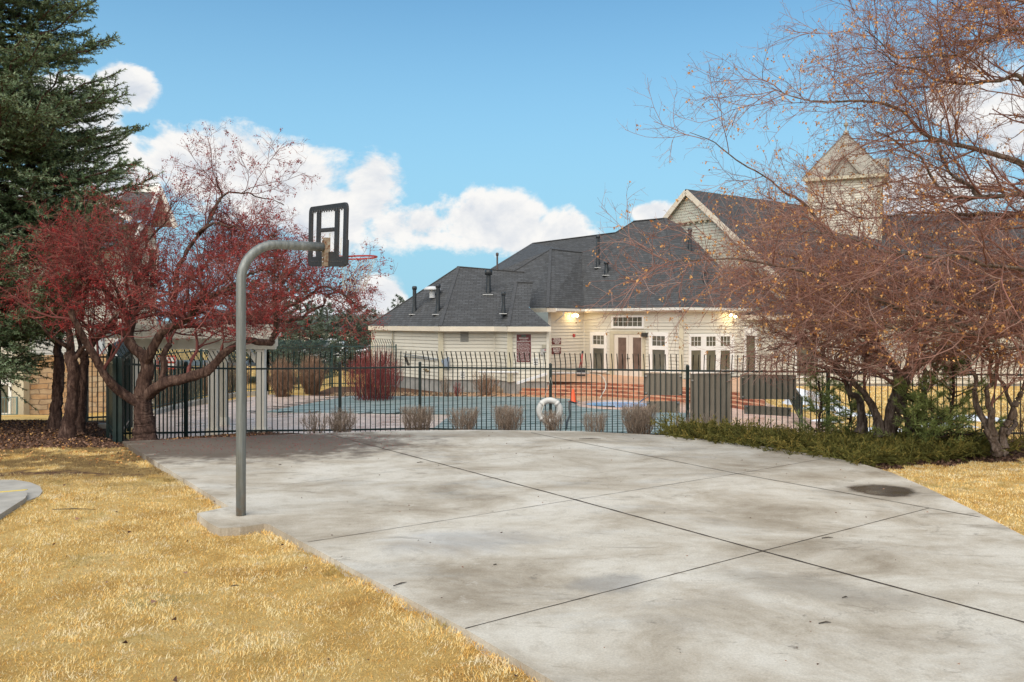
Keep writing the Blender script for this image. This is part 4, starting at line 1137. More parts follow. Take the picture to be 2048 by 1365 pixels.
# life ring on the middle post
rc_, n_ = fence_at(1101, -.12)
rz_ = PZ(822, rc_.y)
lr_ = thing('life_ring', 'white life ring hanging by a rope from the middle fence post', 'life ring', (rc_.x, rc_.y, rz_))
mb = MB(); ring = [Vector((rc_.x + .245 * math.cos(a), rc_.y, rz_ + .245 * math.sin(a))) for a in np.linspace(0, 2 * math.pi, 33)]
mb.tube(ring, .072, 12, caps=False); mb.build('ring', mat('life_ring_white', (.58, .58, .56), .5, var=.08), lr_)
mb = MB()
for k in range(4):
    a = math.pi / 4 + k * math.pi / 2; p = Vector((rc_.x + .245 * math.cos(a), rc_.y, rz_ + .245 * math.sin(a))); dd_ = Vector((-math.sin(a), 0, math.cos(a)))
    mb.tube([p - dd_ * .035, p + dd_ * .035], .077, 12)
mb.build('bands', mat('ring_band', (.60, .60, .58), .5), lr_)
mb = MB(); top_ = Vector((rc_.x + .03, rc_.y, rz_ + .78))
mb.tube([Vector((rc_.x - .12, rc_.y, rz_ + .3)), top_, Vector((rc_.x + .14, rc_.y, rz_ + .29))], .008, 5)
mb.tube([Vector((rc_.x - .13, rc_.y - .09, rz_ + .2)), Vector((rc_.x - .2, rc_.y - .09, rz_ - .05)), Vector((rc_.x - .05, rc_.y - .09, rz_ - .3))], .008, 5)
mb.build('rope', net_m, lr_)

# ---------------------------------------------------------------- POOL SIDE CLUTTER
c_ = D_(1146, 805.5)
cn = thing('traffic_cone', 'small orange traffic cone standing at the pool corner', 'cone', c_)
orange_m = mat('cone_orange', (.85, .10, .02), .45)
mb = MB(); mb.lathe(c_, [(.15, .03), (.13, .05), (.045, .52), (.03, .555), (.001, .56)], 18); mb.build('body', orange_m, cn)
mb = MB(); mb.box((c_.x, c_.y, c_.z + .018), (.36, .36, .03)); mb.build('base', orange_m, cn)
yb = 42.8
c_ = P(1162, 756, 41.6)
bn_ = thing('dust_bin', 'black bin holding a long red handled tool beside the inner wall corner', 'bin', (c_.x, c_.y, -.5))
mb = MB(); mb.box((c_.x, c_.y, -.32), (.42, .35, .36)); mb.box((c_.x, c_.y, -.12), (.46, .38, .05)); mb.build('body', black_plastic, bn_, bevel=.02)
mb = MB(); mb.tube([(c_.x - .1, c_.y, -.2), (c_.x + .06, c_.y + .05, .62)], .022, 7); mb.tube([(c_.x + .02, c_.y, -.2), (c_.x + .09, c_.y + .05, .62)], .022, 7); mb.build('handle', red_m, bn_)
mb = MB(); mb.box((c_.x + .08, c_.y + .04, .69), (.1, .08, .13)); mb.build('grip', black_plastic, bn_)
# white pole across the patio, and leaning downspout
pole_m = mat('white_pole_paint', (.72, .72, .72), .4)
mb = MB(); mb.tube([P(957, 744.5, 36.8), P(1022, 745, 37.1), P(1178, 747.5, 40.6)], .045, 8); tag(mb.build('cleaning_pole', pole_m), 'long white pole lying level in front of the rules sign wall', 'pole')
mb = MB(); mb.bar(P(1033, 767, 36.6), P(1093, 748, 37.2), .13, .10); tag(mb.build('downspout_extension', pole_m), 'white downspout length sloping down to the end of the red steps', 'downspout')
# skimmer net on the left wall
a_, b_ = atW0(813, 713, .15), atW1(886, 722, .15)
sk = thing('pool_net', 'grey leaf net with long pole hung on the clubhouse wall', 'pool net', (a_.x, a_.y, a_.z))
mb = MB(); mb.tube([a_, b_], .022, 6); mb.tube([a_ + Vector((0, -.05, .12)), b_ + Vector((0, -.05, .06))], .022, 6); mb.build('pole', mat('alu_pole', (.35, .38, .40), .35, metal=.5), sk)
netc = mat('net_blue_grey', (.24, .29, .36), .8, var=.2, vscale=12)
mb = MB(); n0_, n1_, n2_, n3_ = atW1(883, 722, .25), atW1(899, 713, .3), atW1(899, 738, .25), atW1(891, 736, .22)
mb.add([n0_, n1_, n2_, n3_, n0_ + Vector((0, .15, 0)), n1_ + Vector((0, .15, 0)), n2_ + Vector((0, .15, 0)), n3_ + Vector((0, .15, 0))], [(0, 1, 2, 3), (7, 6, 5, 4), (0, 4, 5, 1), (1, 5, 6, 2), (2, 6, 7, 3), (3, 7, 4, 0)]); mb.build('net_bag', netc, sk)
mb = MB(); mb.bar(atW0(813, 712, .1), atW0(820, 730, .1), .06, .1); mb.build('hook', dark_m, sk)
# hose on the patio
mb = MB(); hp = [P(1180, 747, 40.5), P(1200, 750, 39.8), P(1208, 757, 38), P(1212, 768, 36), P(1211, 778, 35.3), P(1205, 788, 34.6), P(1200, 797, 34.2)]
mb.tube(hp, .022, 6); tag(mb.build('garden_hose', net_m), 'pale hose curving down over the red steps', 'hose')
cab_m = mat('black_cable', (.02, .03, .035), .5)
mb = MB(); mb.tube([D_(1139, 806) + Vector((0, 0, .05)), D_(1138, 818) + Vector((0, 0, .05)), D_(1140, 832) + Vector((0, 0, .05)), D_(1134, 848) + Vector((0, 0, .05)), D_(1132, 862) + Vector((0, 0, .05))], .03, 6)
mb.tube([D_(1140, 806) + Vector((0, 0, .06)), D_(1160, 812) + Vector((0, 0, .06)), D_(1185, 816) + Vector((0, 0, .06)), D_(1230, 817) + Vector((0, 0, .06))], .03, 6)
tag(mb.build('cable', cab_m), 'dark cable trailing from the orange cone over the pool cover', 'cable')
# stone boulder at the end of the steps
mb = MB(); c_ = D_(1012, 784)
mb.lathe((c_.x, c_.y + .2, DK), [(.75, 0), (.78, .12), (.6, .26), (.3, .34), (.001, .36)], 14)
o = mb.build('boulder', mat('boulder_stone', (.26, .19, .13), .9, var=.35, vscale=5, bump=.8), None); tag(o, 'low brown boulder in the bed at the left end of the steps', 'boulder')
dsp = o.modifiers.new('rough', 'DISPLACE'); tx_ = bpy.data.textures.new('rock', 'CLOUDS'); tx_.noise_scale = .4; dsp.texture = tx_; dsp.strength = .15
# chairs / glass table behind the board: small white bench
mb = MB(); c_ = P(1340, 752, 37.5)
mb.box((c_.x, 37.5, -.51 + .48), (.9, .5, .05)); 
tb = thing('patio_table', 'small white table on the patio right of the french doors', 'table', (c_.x, 37.5, -.51))
mb.build('tabletop', trim_white, tb)
for sx_ in (-.4, .4):
    for sy_ in (-.2, .2):
        mb = MB(); mb.box((c_.x + sx_, 37.5 + sy_, -.51 + .23), (.04, .04, .455)); mb.build('leg', trim_white, tb)

# snow patches on the lawn
snow_m, t, b, pos = mnodes('old_snow', .6)
t.put(b.inputs['Base Color'], t.ramp(t.noise(pos, 3, 4), [(.3, (.74, .77, .82)), (.7, (.86, .88, .92))]))
mb = MB()
for (px, py, rx, ry) in ((1606, 786, .85, 2.6), (1632, 800, 1.0, 1.3), (1660, 818, .8, 1.0), (1596, 806, .6, 1.0), (1700, 830, .6, .5), (1585, 782, .5, .7), (1940, 838, 1.2, .8), (1875, 852, 1.0, .5), (1655, 843, .5, .3), (1760, 862, .8, .35)):
    c_ = G(px, py, -1.06); n = 22; ph = random.uniform(0, 6)
    ringp = [(c_.x + rx * math.cos(a) * (1 + .28 * math.sin(3 * a + ph) + .13 * math.sin(7 * a + ph * 2)), c_.y + ry * math.sin(a) * (1 + .28 * math.sin(3 * a + ph) + .13 * math.sin(7 * a)), -1.065) for a in np.linspace(0, 2 * math.pi, n, endpoint=False)]
    inner = [(c_.x + (p[0] - c_.x) * .75, c_.y + (p[1] - c_.y) * .75, -1.0) for p in ringp]
    mb.add(ringp + inner + [(c_.x, c_.y, -.99)], [(i, (i + 1) % n, n + (i + 1) % n, n + i) for i in range(n)] + [(n + i, n + (i + 1) % n, 2 * n) for i in range(n)], smooth=True)
tag(mb.build('snow', snow_m), 'melting patches of old snow on the yellow lawn behind the fence', 'snow', kind='stuff')

# ---------------------------------------------------------------- PERGOLA
perg_m = mat('pergola_paint', (.52, .49, .41), .6, var=.07, vscale=3)
perg_l = mat('pergola_pale_paint', (.66, .63, .55), .6, var=.06, vscale=3)
pg = thing('pergola', 'cream timber pergola with heavy beams standing at the near left pool corner', 'pergola', (PX(430, 23.8), 23.8, DK))
zb0, zb1, zt_ = PZ(698, 23.8), PZ(677, 23.8), PZ(650, 23.8)
mb = MB(); mb.bar((PX(256, 23.4), 23.4, (zb0 + zb1) / 2), (PX(552, 23.4), 23.4, (zb0 + zb1) / 2), .12, zb1 - zb0); mb.build('beam', perg_m, pg)
mb = MB(); mb.bar((PX(240, 25.8), 26.2, (zb0 + zb1) / 2), (PX(555, 26.2), 26.2, (zb0 + zb1) / 2), .12, zb1 - zb0); mb.build('beam', perg_m, pg)
mb = MB(); mb.bar((PX(232, 23.0), 22.95, (zb1 + zt_) / 2 + .015), (PX(552, 22.95), 22.95, (zb1 + zt_) / 2 + .015), .05, zt_ - zb1 - .01); fa = mb.build('fascia_board', perg_l, pg)
mb = MB()
for px in (232, 242, 260, 284, 302, 320, 343, 359, 385, 404, 432, 451, 470, 500, 530, 551):
    mb = MB(); mb.box((PX(px, 22.9), 22.9, (zb1 + zt_) / 2), (.035, .06, zt_ - zb1 + .02)); mb.build('batten', perg_m, fa)
for k in range(12):
    x = PX(238 + k * 25, 24.5); mb = MB(); mb.bar((x, 22.98, zb1 + .15), (x, 27.0, zb1 + .15), .07, .28); mb.build('rafter', perg_m, pg)
def perg_post(px, w, Yp=23.8, dark=False):
    x = PX(px, Yp); mb = MB(); mb.box((x, Yp, (DK + zb0) / 2), (w, w, zb0 - DK)); po = mb.build('post', perg_l if not dark else perg_m, pg)
    mb = MB(); mb.box((x, Yp, DK + .11), (w + .09, w + .09, .22)); mb.box((x, Yp, DK + .235), (w + .05, w + .05, .03)); mb.build('plinth', perg_l, po)
perg_post(427.5, .24, 23.5); perg_post(446, .24, 26.0, True); perg_post(522, .24, 23.5); perg_post(265, .24, 23.5); 
mb = MB(); mb.bar(P(421, 702, 23.5), P(441, 724, 23.5), .1, .12); mb.bar(P(514, 724, 23.5), P(497, 700, 23.5), .1, .12); mb.build('brace', perg_l, pg)
# warning sign on the side fence
wy = 30.2
ws = MB(); a_ = P(314, 738, wy); b_ = P(352, 712, wy)
ws.box(((a_.x + b_.x) / 2, wy, (a_.z + b_.z) / 2), (b_.x - a_.x, .03, b_.z - a_.z)); wso = ws.build('pool_sign', sign_white); tag(wso, 'white sign with red bands and letters behind the fence by the crab apple', 'sign')
ws = MB(); w_ = b_.x - a_.x
for zf, h_ in ((.97, .05), (.5, .06), (.02, .05)): ws.box(((a_.x + b_.x) / 2, wy - .02, a_.z + (b_.z - a_.z) * zf), (w_, .02, h_))
ws.box((a_.x + .03, wy - .02, (a_.z + b_.z) / 2), (.05, .022, b_.z - a_.z)); ws.box((b_.x - .03, wy - .02, (a_.z + b_.z) / 2), (.05, .022, b_.z - a_.z))
redp = mat('sign_red_paint', (.45, .06, .035), .5)
ws.build('red_band', redp, wso)
atS = lambda px, py, out=0.0: P(px, py, wy) + Vector((0, -out, 0))
text_part('Y', atS, 323, 719.5, 7, wso, m=redp, out=.03); text_part('N', atS, 339, 719.5, 7, wso, m=redp, out=.03)
ws = MB(); ws.tube([(a_.x + .1, wy + .05, -1), (a_.x + .1, wy + .05, b_.z)], .03, 6); ws.tube([(b_.x - .1, wy + .05, -1), (b_.x - .1, wy + .05, b_.z)], .03, 6); ws.build('post', fence_far_m, wso)
# utility cart / bin with dark cover under the pergola
mb = MB(); c_ = D_(262, 857); 

# ---------------------------------------------------------------- HOOP
hb = Vector((.809, .588, 0)); ha = Vector((.588, -.809, 0))     # arm direction, board's right-hand direction
p0 = G(482, 1031, 0.0)
hoop = thing('basketball_hoop', 'curved galvanised pole holding a black framed backboard and red rim over the court', 'basketball hoop', p0)
z_arm = 3.11; rb = .44; pts = [p0 + Vector((0, 0, -.1)), p0 + Vector((0, 0, .8)), p0 + Vector((0, 0, 1.8)), p0 + Vector((0, 0, z_arm - rb))]
for k in range(1, 13):
    a = math.pi / 2 * k / 12; pts.append(p0 + hb * (rb * (1 - math.cos(a))) + Vector((0, 0, z_arm - rb + rb * math.sin(a))))
end = p0 + hb * .99 + Vector((0, 0, z_arm + .0)); pts.append(p0 + hb * .75 + Vector((0, 0, z_arm))); pts.append(end)
mb = MB(); mb.tube(pts, .0545, 24); mb.build('pole', galv_m, hoop)
mb = MB(); ang_ = math.atan2(ha.y, ha.x); bc = end + hb * .012 + Vector((0, 0, .0))
zc_t, zc_b = PZ(476, bc.y), PZ(533, bc.y)
mb.box((bc.x, bc.y, (zc_t + zc_b) / 2), (.10, .012, zc_t - zc_b), rz=ang_)
for s_ in (-1, 1):
    q = bc + ha * (.047 * s_) + hb * .03; mb.box((q.x, q.y, (zc_t + zc_b) / 2), (.008, .06, zc_t - zc_b), rz=ang_)
br_ = mb.build('bracket', rust_m, hoop)
mb = MB()
for zz_ in (zc_t - .03, (zc_t + zc_b) / 2 - .12, zc_b + .10):
    q = bc - hb * .01; mb.tube([Vector((q.x, q.y, zz_)) - hb * .012, Vector((q.x, q.y, zz_))], .011, 8)
mb.build('bolt', clip_m, br_)
# board: local frame u (right), w (up), n (towards court)
bw, bh = 1.14, .75
bc2 = bc + hb * .045; zmid = (PZ(398, 9.48) + PZ(526, 9.48)) / 2
roll = math.radians(-3.4)
def bp(u, w, n_=0.0):
    ur = u * math.cos(roll) - w * math.sin(roll) * -1 * -1 if False else u * math.cos(roll) - w * math.sin(roll)
    wr = u * math.sin(roll) + w * math.cos(roll)
    q = bc2 + ha * ur + hb * n_; return Vector((q.x, q.y, zmid + wr))
bd = thing('backboard', None, None, (0, 0, 0)); bpy.data.objects.remove(bd)
def ring_frame(mb, outer, inner, n0_, n1_):
    """flat frame between two outlines with equal point counts"""
    k = len(outer); vs = [bp(*p, n0_) for p in outer] + [bp(*p, n0_) for p in inner] + [bp(*p, n1_) for p in outer] + [bp(*p, n1_) for p in inner]
    fs = []
    for i in range(k):
        j = (i + 1) % k
        fs += [(i, j, k + j, k + i), (2 * k + i, 3 * k + i, 3 * k + j, 2 * k + j), (i, 2 * k + i, 2 * k + j, j), (k + i, k + j, 3 * k + j, 3 * k + i)]
    mb.add(vs, fs)
def rrect(hw, hh_, r, n=5, cx=0, cy=0):
    o = []
    for (sx_, sy_, a0) in ((1, 1, 0), (-1, 1, 90), (-1, -1, 180), (1, -1, 270)):
        for k in range(n):
            a = math.radians(a0 + 90 * k / (n - 1)); o.append((cx + sx_ * (hw - r) + r * math.cos(a), cy + sy_ * (hh_ - r) + r * math.sin(a)))
    return o
mb = MB()
ring_frame(mb, rrect(bw / 2, bh / 2, .075), rrect(bw / 2 - .10, bh / 2 - .07, .02, cy=.0), -.012, .014)
mb2 = MB()
def bbox(u0, w0, u1, w1, n0_, n1_, m_=None):
    q = m_ or mb2; vs = [bp(u, w, n_) for n_ in (n0_, n1_) for u, w in ((u0, w0), (u1, w0), (u1, w1), (u0, w1))]
    q.add(vs, [(0, 1, 2, 3), (7, 6, 5, 4), (0, 4, 5, 1), (1, 5, 6, 2), (2, 6, 7, 3), (3, 7, 4, 0)])
bbox(-.325, -.31, -.220, .31, -.010, .013, mb); bbox(.220, -.31, .325, .31, -.010, .013, mb)      # inner uprights
bbox(-.225, .045, .225, .095, -.009, .012, mb)                                               # cross bar
bbox(-.225, -.31, .225, -.195, -.009, .012, mb)                                              # heavy lower bar
bbox(-.49, -.31, .49, -.255, -.008, .011, mb)
boardo = mb.build('backboard', black_plastic, hoop, bevel=.004)
mb = MB()
for k in range(13): bbox(-.45 + k * .072, .285, -.42 + k * .072, .325, -.017, -.011, mb)
for k in range(11): bbox(-.19 + k * .036, .06, -.175 + k * .036, .09, -.015, -.008, mb)
for k in range(16): bbox(-.45 + k * .06, -.32, -.425 + k * .06, -.30, -.017, -.011, mb)
mb.build('ribs', mat('rib_grey', (.06, .06, .065), .5), boardo)
mb = MB(); bbox(-.49, -.31, .49, .31, .014, .019, mb); mb.build('clear_panel', acrylic_m, boardo)
mb = MB(); tape = mat('panel_marking', (.75, .72, .66), .6)
bbox(.0, -.17, .045, .03, .020, .022, mb); bbox(.34, -.22, .365, -.03, .020, .022, mb); mb.build('worn_marking', tape, boardo)
mb = MB(); bbox(bw / 2 - .06, -bh / 2 + .02, bw / 2 + .012, -.06, -.016, .02, mb); mb.build('corner_pad', black_plastic, boardo, bevel=.006)
# rim
rr = .2286; rcn = bc2 + hb * (.03 + .15 + rr); rzv = PZ(515.5, rcn.y)
mb = MB(); mb.tube([Vector((rcn.x + rr * math.cos(a), rcn.y + rr * math.sin(a), rzv + .012 * math.cos(a))) for a in np.linspace(0, 2 * math.pi, 41)], .0105, 8, caps=False)
q = bc2 + hb * .03
for s_ in (-1, 1):
    mb.tube([Vector((q.x, q.y, rzv)) + ha * .07 * s_, Vector((rcn.x, rcn.y, rzv)) - hb * rr * .75 + ha * rr * .62 * s_], .008, 6)
mb.tube([Vector((q.x, q.y, rzv - .05)), Vector((rcn.x, rcn.y, rzv)) - hb * rr], .008, 6)
mb.box((q.x + hb.x * .01, q.y + hb.y * .01, rzv - .02), (.13, .012, .11), rz=ang_)
rimo = mb.build('rim', rim_m, hoop)
mb = MB()
for k in range(8):
    a0 = 2 * math.pi * k / 8
    for sgn in (1, -1):
        pl_ = []
        for j in range(6):
            f_ = j / 5; a = a0 + sgn * f_ * .9; r_ = rr * (1 - .42 * f_ ** .8) ; sw = .03 * f_
            pl_.append(Vector((rcn.x + r_ * math.cos(a) - sw * 2, rcn.y + r_ * math.sin(a) + sw, rzv - .42 * f_ + random.uniform(-.01, .01))))
        mb.tube(pl_, .0026, 4, caps=False)
mb.build('net', net_m, rimo)
# ================================================================ VEGETATION
def nrm_(a): return a / np.maximum(np.linalg.norm(a, axis=-1, keepdims=True), 1e-9)
def polytubes(Pn, Rn, sides):
    """Pn (n,k,3), Rn (n,k) -> verts, tri faces"""
    n, k, _ = Pn.shape
    if n == 0: return np.zeros((0, 3)), np.zeros((0, 3), int)
    T = np.empty_like(Pn); T[:, 1:-1] = Pn[:, 2:] - Pn[:, :-2]; T[:, 0] = Pn[:, 1] - Pn[:, 0]; T[:, -1] = Pn[:, -1] - Pn[:, -2]
    T = nrm_(T)
    ref = np.where(np.abs(T[..., 2:3]) < .9, np.array([0, 0, 1.0]), np.array([1.0, 0, 0]))
    X = nrm_(np.cross(T, ref)); Y = np.cross(X, T)
    a = np.arange(sides) * 2 * np.pi / sides
    V = Pn[:, :, None, :] + Rn[:, :, None, None] * (X[:, :, None, :] * np.cos(a)[None, None, :, None] + Y[:, :, None, :] * np.sin(a)[None, None, :, None])
    V = V.reshape(-1, 3)
    i = np.arange(n)[:, None, None] * k * sides; j = np.arange(k - 1)[None, :, None] * sides; s = np.arange(sides)[None, None, :]
    A = (i + j + s); B = (i + j + (s + 1) % sides); C = B + sides; D_2 = A + sides
    Fq = np.stack([A, B, C, D_2], -1).reshape(-1, 4)
    return V, np.concatenate([Fq[:, [0, 1, 2]], Fq[:, [0, 2, 3]]])
def resample(pts, k):
    pts = np.array([list(p) for p in pts], float); seg = np.linalg.norm(np.diff(pts, axis=0), axis=1); s = np.concatenate([[0], np.cumsum(seg)])
    # smooth through the control points (Catmull-Rom)
    n = len(pts); out = []
    for u in np.linspace(0, s[-1], k):
        i = min(np.searchsorted(s, u, side='right') - 1, n - 2); f = (u - s[i]) / max(seg[i], 1e-6)
        p0, p1, p2, p3 = pts[max(i - 1, 0)], pts[i], pts[i + 1], pts[min(i + 2, n - 1)]
        out.append(.5 * ((2 * p1) + (-p0 + p2) * f + (2 * p0 - 5 * p1 + 4 * p2 - p3) * f ** 2 + (-p0 + 3 * p1 - 3 * p2 + p3) * f ** 3))
    return np.array(out)
def spawn(r, Pp, Rp, count, tmin, ang, length, k, wig, bias=(0, 0, 0), rfac=.6, rmin=.002, tip=.35, tpow=1.0, keep=None):
    """children on parents; count per parent"""
    n, kp, _ = Pp.shape
    if n == 0: return np.zeros((0, k, 3)), np.zeros((0, k))
    idx = np.repeat(np.arange(n), count) if np.isscalar(count) else np.repeat(np.arange(n), count)
    m = len(idx)
    t = tmin + (1 - tmin) * r.random(m) ** tpow; u = t * (kp - 1); i = np.minimum(u.astype(int), kp - 2); f = (u - i)[:, None]
    p = Pp[idx, i] * (1 - f) + Pp[idx, i + 1] * f
    T = nrm_(Pp[idx, i + 1] - Pp[idx, i]); R = (Rp[idx, i] * (1 - f[:, 0]) + Rp[idx, i + 1] * f[:, 0])
    q = r.normal(size=(m, 3)); q = nrm_(q - (q * T).sum(1, keepdims=True) * T)
    a = np.radians(r.uniform(ang[0], ang[1], m))[:, None]
    d = nrm_(T * np.cos(a) + q * np.sin(a) + np.array(bias))
    L = r.uniform(length[0], length[1], m) * (1 - .35 * t)
    step = (L / (k - 1))[:, None]
    pts = [p]; cur = d
    for s_ in range(k - 1):
        cur = nrm_(cur + r.normal(size=(m, 3)) * wig + np.array(bias) * .12)
        pts.append(pts[-1] + cur * step)
    C = np.stack(pts, 1)
    rad = np.maximum(R * rfac, rmin)[:, None] * np.linspace(1, tip, k)[None]
    if keep is not None:
        ok = keep(C[:, -1]); C, rad = C[ok], rad[ok]
    return C, np.maximum(rad, rmin * .6)
class Tree:
    """limbs by hand, everything finer grown from them"""
    def __init__(s, seed): s.r = np.random.default_rng(seed); s.l = []
    def limb(s, ctrl, r0, r1, k=14):
        pts = resample(ctrl, k); L = np.linalg.norm(pts[-1] - pts[0])
        w = s.r.normal(size=(k, 3)) * min(.03, L * .012) * (.35 if r0 > .085 else 1.0); w[0] = 0
        s.l.append((pts + w, np.linspace(0, 1, k) ** .8 * (r1 - r0) + r0)); return pts
def px_limb(ctrl):
    """ctrl: (px, py, Y) triples"""
    return [P(*c) for c in ctrl]
def tri_cloud(r, C, size, aspect=.35, per=1, spread=0.0, dirs=None):
    """small random triangles at points C"""
    C = np.repeat(C, per, 0); n = len(C)
    if spread: C = C + r.normal(size=(n, 3)) * spread
    a = nrm_(r.normal(size=(n, 3))) if dirs is None else dirs
    b_ = nrm_(np.cross(a, r.normal(size=(n, 3))))
    s = (size[0] + (size[1] - size[0]) * r.random(n))[:, None]
    V = np.stack([C - b_ * s * aspect, C + b_ * s * aspect, C + a * s], 1).reshape(-1, 3)
    return V, np.arange(n * 3).reshape(-1, 3)
def octa_cloud(r, C, size):
    n = len(C); s = (size[0] + (size[1] - size[0]) * r.random(n))[:, None, None]
    o = np.array([[1, 0, 0], [-1, 0, 0], [0, 1, 0], [0, -1, 0], [0, 0, 1.15], [0, 0, -1.15]], float)
    V = (C[:, None] + o[None] * s).reshape(-1, 3)
    f = np.array([[0, 2, 4], [2, 1, 4], [1, 3, 4], [3, 0, 4], [2, 0, 5], [1, 2, 5], [3, 1, 5], [0, 3, 5]])
    return V, (np.arange(n)[:, None, None] * 6 + f[None]).reshape(-1, 3)
def join(parts):
    Vs, Fs, b_ = [], [], 0
    for V, Fa in parts:
        Vs.append(V); Fs.append(Fa + b_); b_ += len(V)
    return np.concatenate(Vs), np.concatenate(Fs)
def tints(r, n_items, per, lo=0, hi=1, power=1.0):
    return np.repeat(lo + (hi - lo) * r.random(n_items) ** power, per)

def bare_tree(name, label, cat, base, tree, m_bark, m_twig, lev, fruit=None, group=None, keep=None):
    r = tree.r
    root = thing(name, label, cat, base, group=group)
    parts = []
    for pts, rad in tree.l:
        nb_ = 64; pf_ = resample([Vector(q) for q in pts], nb_); rf_b = np.interp(np.linspace(0, 1, nb_), np.linspace(0, 1, len(rad)), rad)
        rf_b = rf_b * (1 + .07 * np.sin(np.linspace(0, 9, nb_) + r.random() * 6) * np.sin(np.linspace(0, 17, nb_)))
        if pts[0][2] < .3: rf_b = rf_b * (1 + .45 * np.exp(-np.linspace(0, 14, nb_)))
        V_, F_ = polytubes(pf_[None], rf_b[None], 16)
        c_ax = np.repeat(pf_, 16, 0); rr__ = np.repeat(rf_b, 16)[:, None]
        aa_ = np.tile(np.arange(16), nb_) * (2 * np.pi / 16); tt_ = np.repeat(np.linspace(0, 1, nb_), 16)
        fl_ = .07 * np.sin(3 * aa_ + 5 * tt_ + r.random() * 6) + .05 * np.sin(5 * aa_ - 7 * tt_) + r.normal(size=len(V_)) * .05
        parts.append((c_ax + (V_ - c_ax) * (1 + fl_[:, None]), F_))
    V, Fa = join(parts)
    # gnarl
    V = V + (np.sin(V[:, [1, 2, 0]] * 23) * np.sin(V[:, [2, 0, 1]] * 17)) * .006
    np_mesh('trunk', V, Fa, m_bark, root, smooth=True)
    k0 = tree.l[0][0].shape[0]
    P0 = np.stack([resample([Vector(q) for q in p], 14) for p, _ in tree.l]); R0 = np.stack([np.interp(np.linspace(0, 1, 14), np.linspace(0, 1, len(rr_)), rr_) for _, rr_ in tree.l])
    crown = []; tv = []
    prev = (P0, R0); levels = []
    for li, L_ in enumerate(lev):
        if 'count_by_len' in L_:
            ln_ = np.linalg.norm(np.diff(prev[0], axis=1), axis=2).sum(1)
            cnt = np.maximum(1, (ln_ * L_['count_by_len']).round().astype(int))
            if 'weights' in L_ and li == 0: cnt = np.maximum(0, (cnt * np.array(L_['weights'])).round().astype(int))
        else: cnt = L_['count']
        C, R = spawn(r, prev[0], prev[1], cnt, L_.get('tmin', .2), L_.get('ang', (30, 70)), L_['len'], L_.get('k', 6), L_.get('wig', .2), L_.get('bias', (0, 0, 0)), L_.get('rfac', .55), L_.get('rmin', .003), L_.get('tip', .4), keep=keep)
        levels.append((C, R)); sd = L_.get('sides', 4)
        V, Fa = polytubes(C, R, sd); crown.append((V, Fa))
        tv.append(tints(r, len(C), C.shape[1] * sd, L_.get('t0', 0), L_.get('t1', 1)))
        if L_.get('also_limbs'): prev = (C, R)
        else: prev = (C, R)
    V, Fa = join(crown)
    np_mesh('crown', V, Fa, m_twig, root, attr={'tint': np.concatenate(tv)})
    if fruit: fruit(root, r, levels)
    return root

# ---- red crab apple, main tree
def berries(n, size, droop=.03):
    def f(root, r, levels):
        C = levels[-1][0]; pts = C.reshape(-1, 3)
        k_ = r.integers(0, len(pts), n // 4 + 1); k_ = np.repeat(k_, 4)[:n]
        sel = pts[k_] + r.normal(size=(n, 3)) * .022 + np.array([0, 0, -droop])
        V, Fa = octa_cloud(r, sel, size)
        np_mesh('berries', V, Fa, berry_m, root, attr={'tint': tints(r, n, 6, 0, 1, 1.3)})
    return f
YT = 15.9
t1 = Tree(11)
L = lambda pts, r0, r1: t1.limb(px_limb(pts), r0, r1)
L([(290, 886, YT), (289, 860, YT), (286, 820, YT), (284, 790, YT)], .22, .155)
L([(286, 812, YT), (262, 797, 15.8), (240, 786, 15.7), (215, 757, 15.5), (190, 715, 15.3), (165, 675, 15.1), (140, 620, 14.9)], .105, .045)
L([(284, 795, YT), (292, 750, YT), (293, 722, YT), (270, 700, 15.9), (257, 675, 16.0), (262, 640, 16.1), (275, 590, 16.3), (268, 530, 16.5), (250, 470, 16.6)], .15, .03)
L([(292, 725, YT), (305, 700, 15.7), (322, 668, 15.5), (345, 652, 15.4), (375, 640, 15.2), (395, 615, 15.0), (430, 590, 14.8), (480, 572, 14.6)], .10, .03)
L([(295, 790, YT), (318, 772, 15.7), (345, 762, 15.5), (385, 752, 15.3), (412, 744, 15.2), (430, 725, 15.1), (450, 708, 15.0), (478, 690, 15.0), (500, 680, 15.1), (525, 688, 15.2), (545, 686, 15.3)], .12, .055)
L([(545, 686, 15.3), (551, 640, 15.2), (556, 600, 15.1), (570, 560, 15.0), (600, 520, 14.9)], .05, .015)
L([(553, 625, 15.2), (600, 600, 15.0), (640, 575, 15.0), (690, 590, 15.0), (725, 625, 15.1)], .035, .010)
L([(552, 640, 15.2), (590, 640, 15.3), (640, 610, 15.5), (680, 570, 15.6), (705, 560, 15.7)], .035, .010)
L([(322, 768, 15.7), (330, 730, 15.8), (335, 690, 16.0), (345, 640, 16.2), (350, 590, 16.4), (345, 540, 16.5)], .07, .02)
L([(345, 600, 16.3), (365, 520, 16.3), (395, 470, 16.3), (420, 440, 16.3), (440, 400, 16.4), (430, 350, 16.4)], .06, .012)
L([(395, 470, 16.3), (430, 448, 16.2), (470, 455, 16.0), (520, 480, 15.9)], .035, .010)
L([(420, 440, 16.3), (445, 395, 16.4), (480, 385, 16.3), (520, 395, 16.2), (570, 410, 16.2)], .025, .008)
L([(262, 640, 16.1), (220, 590, 16.0), (180, 555, 15.8), (120, 545, 15.6), (70, 560, 15.4)], .06, .015)
L([(268, 540, 16.5), (300, 480, 16.6), (330, 440, 16.7), (350, 400, 16.8)], .035, .010)
L([(345, 640, 16.2), (400, 600, 16.5), (450, 560, 16.8), (490, 520, 17.0)], .04, .012)
L([(430, 590, 14.8), (480, 560, 14.6), (520, 540, 14.4), (560, 560, 14.3)], .03, .010)
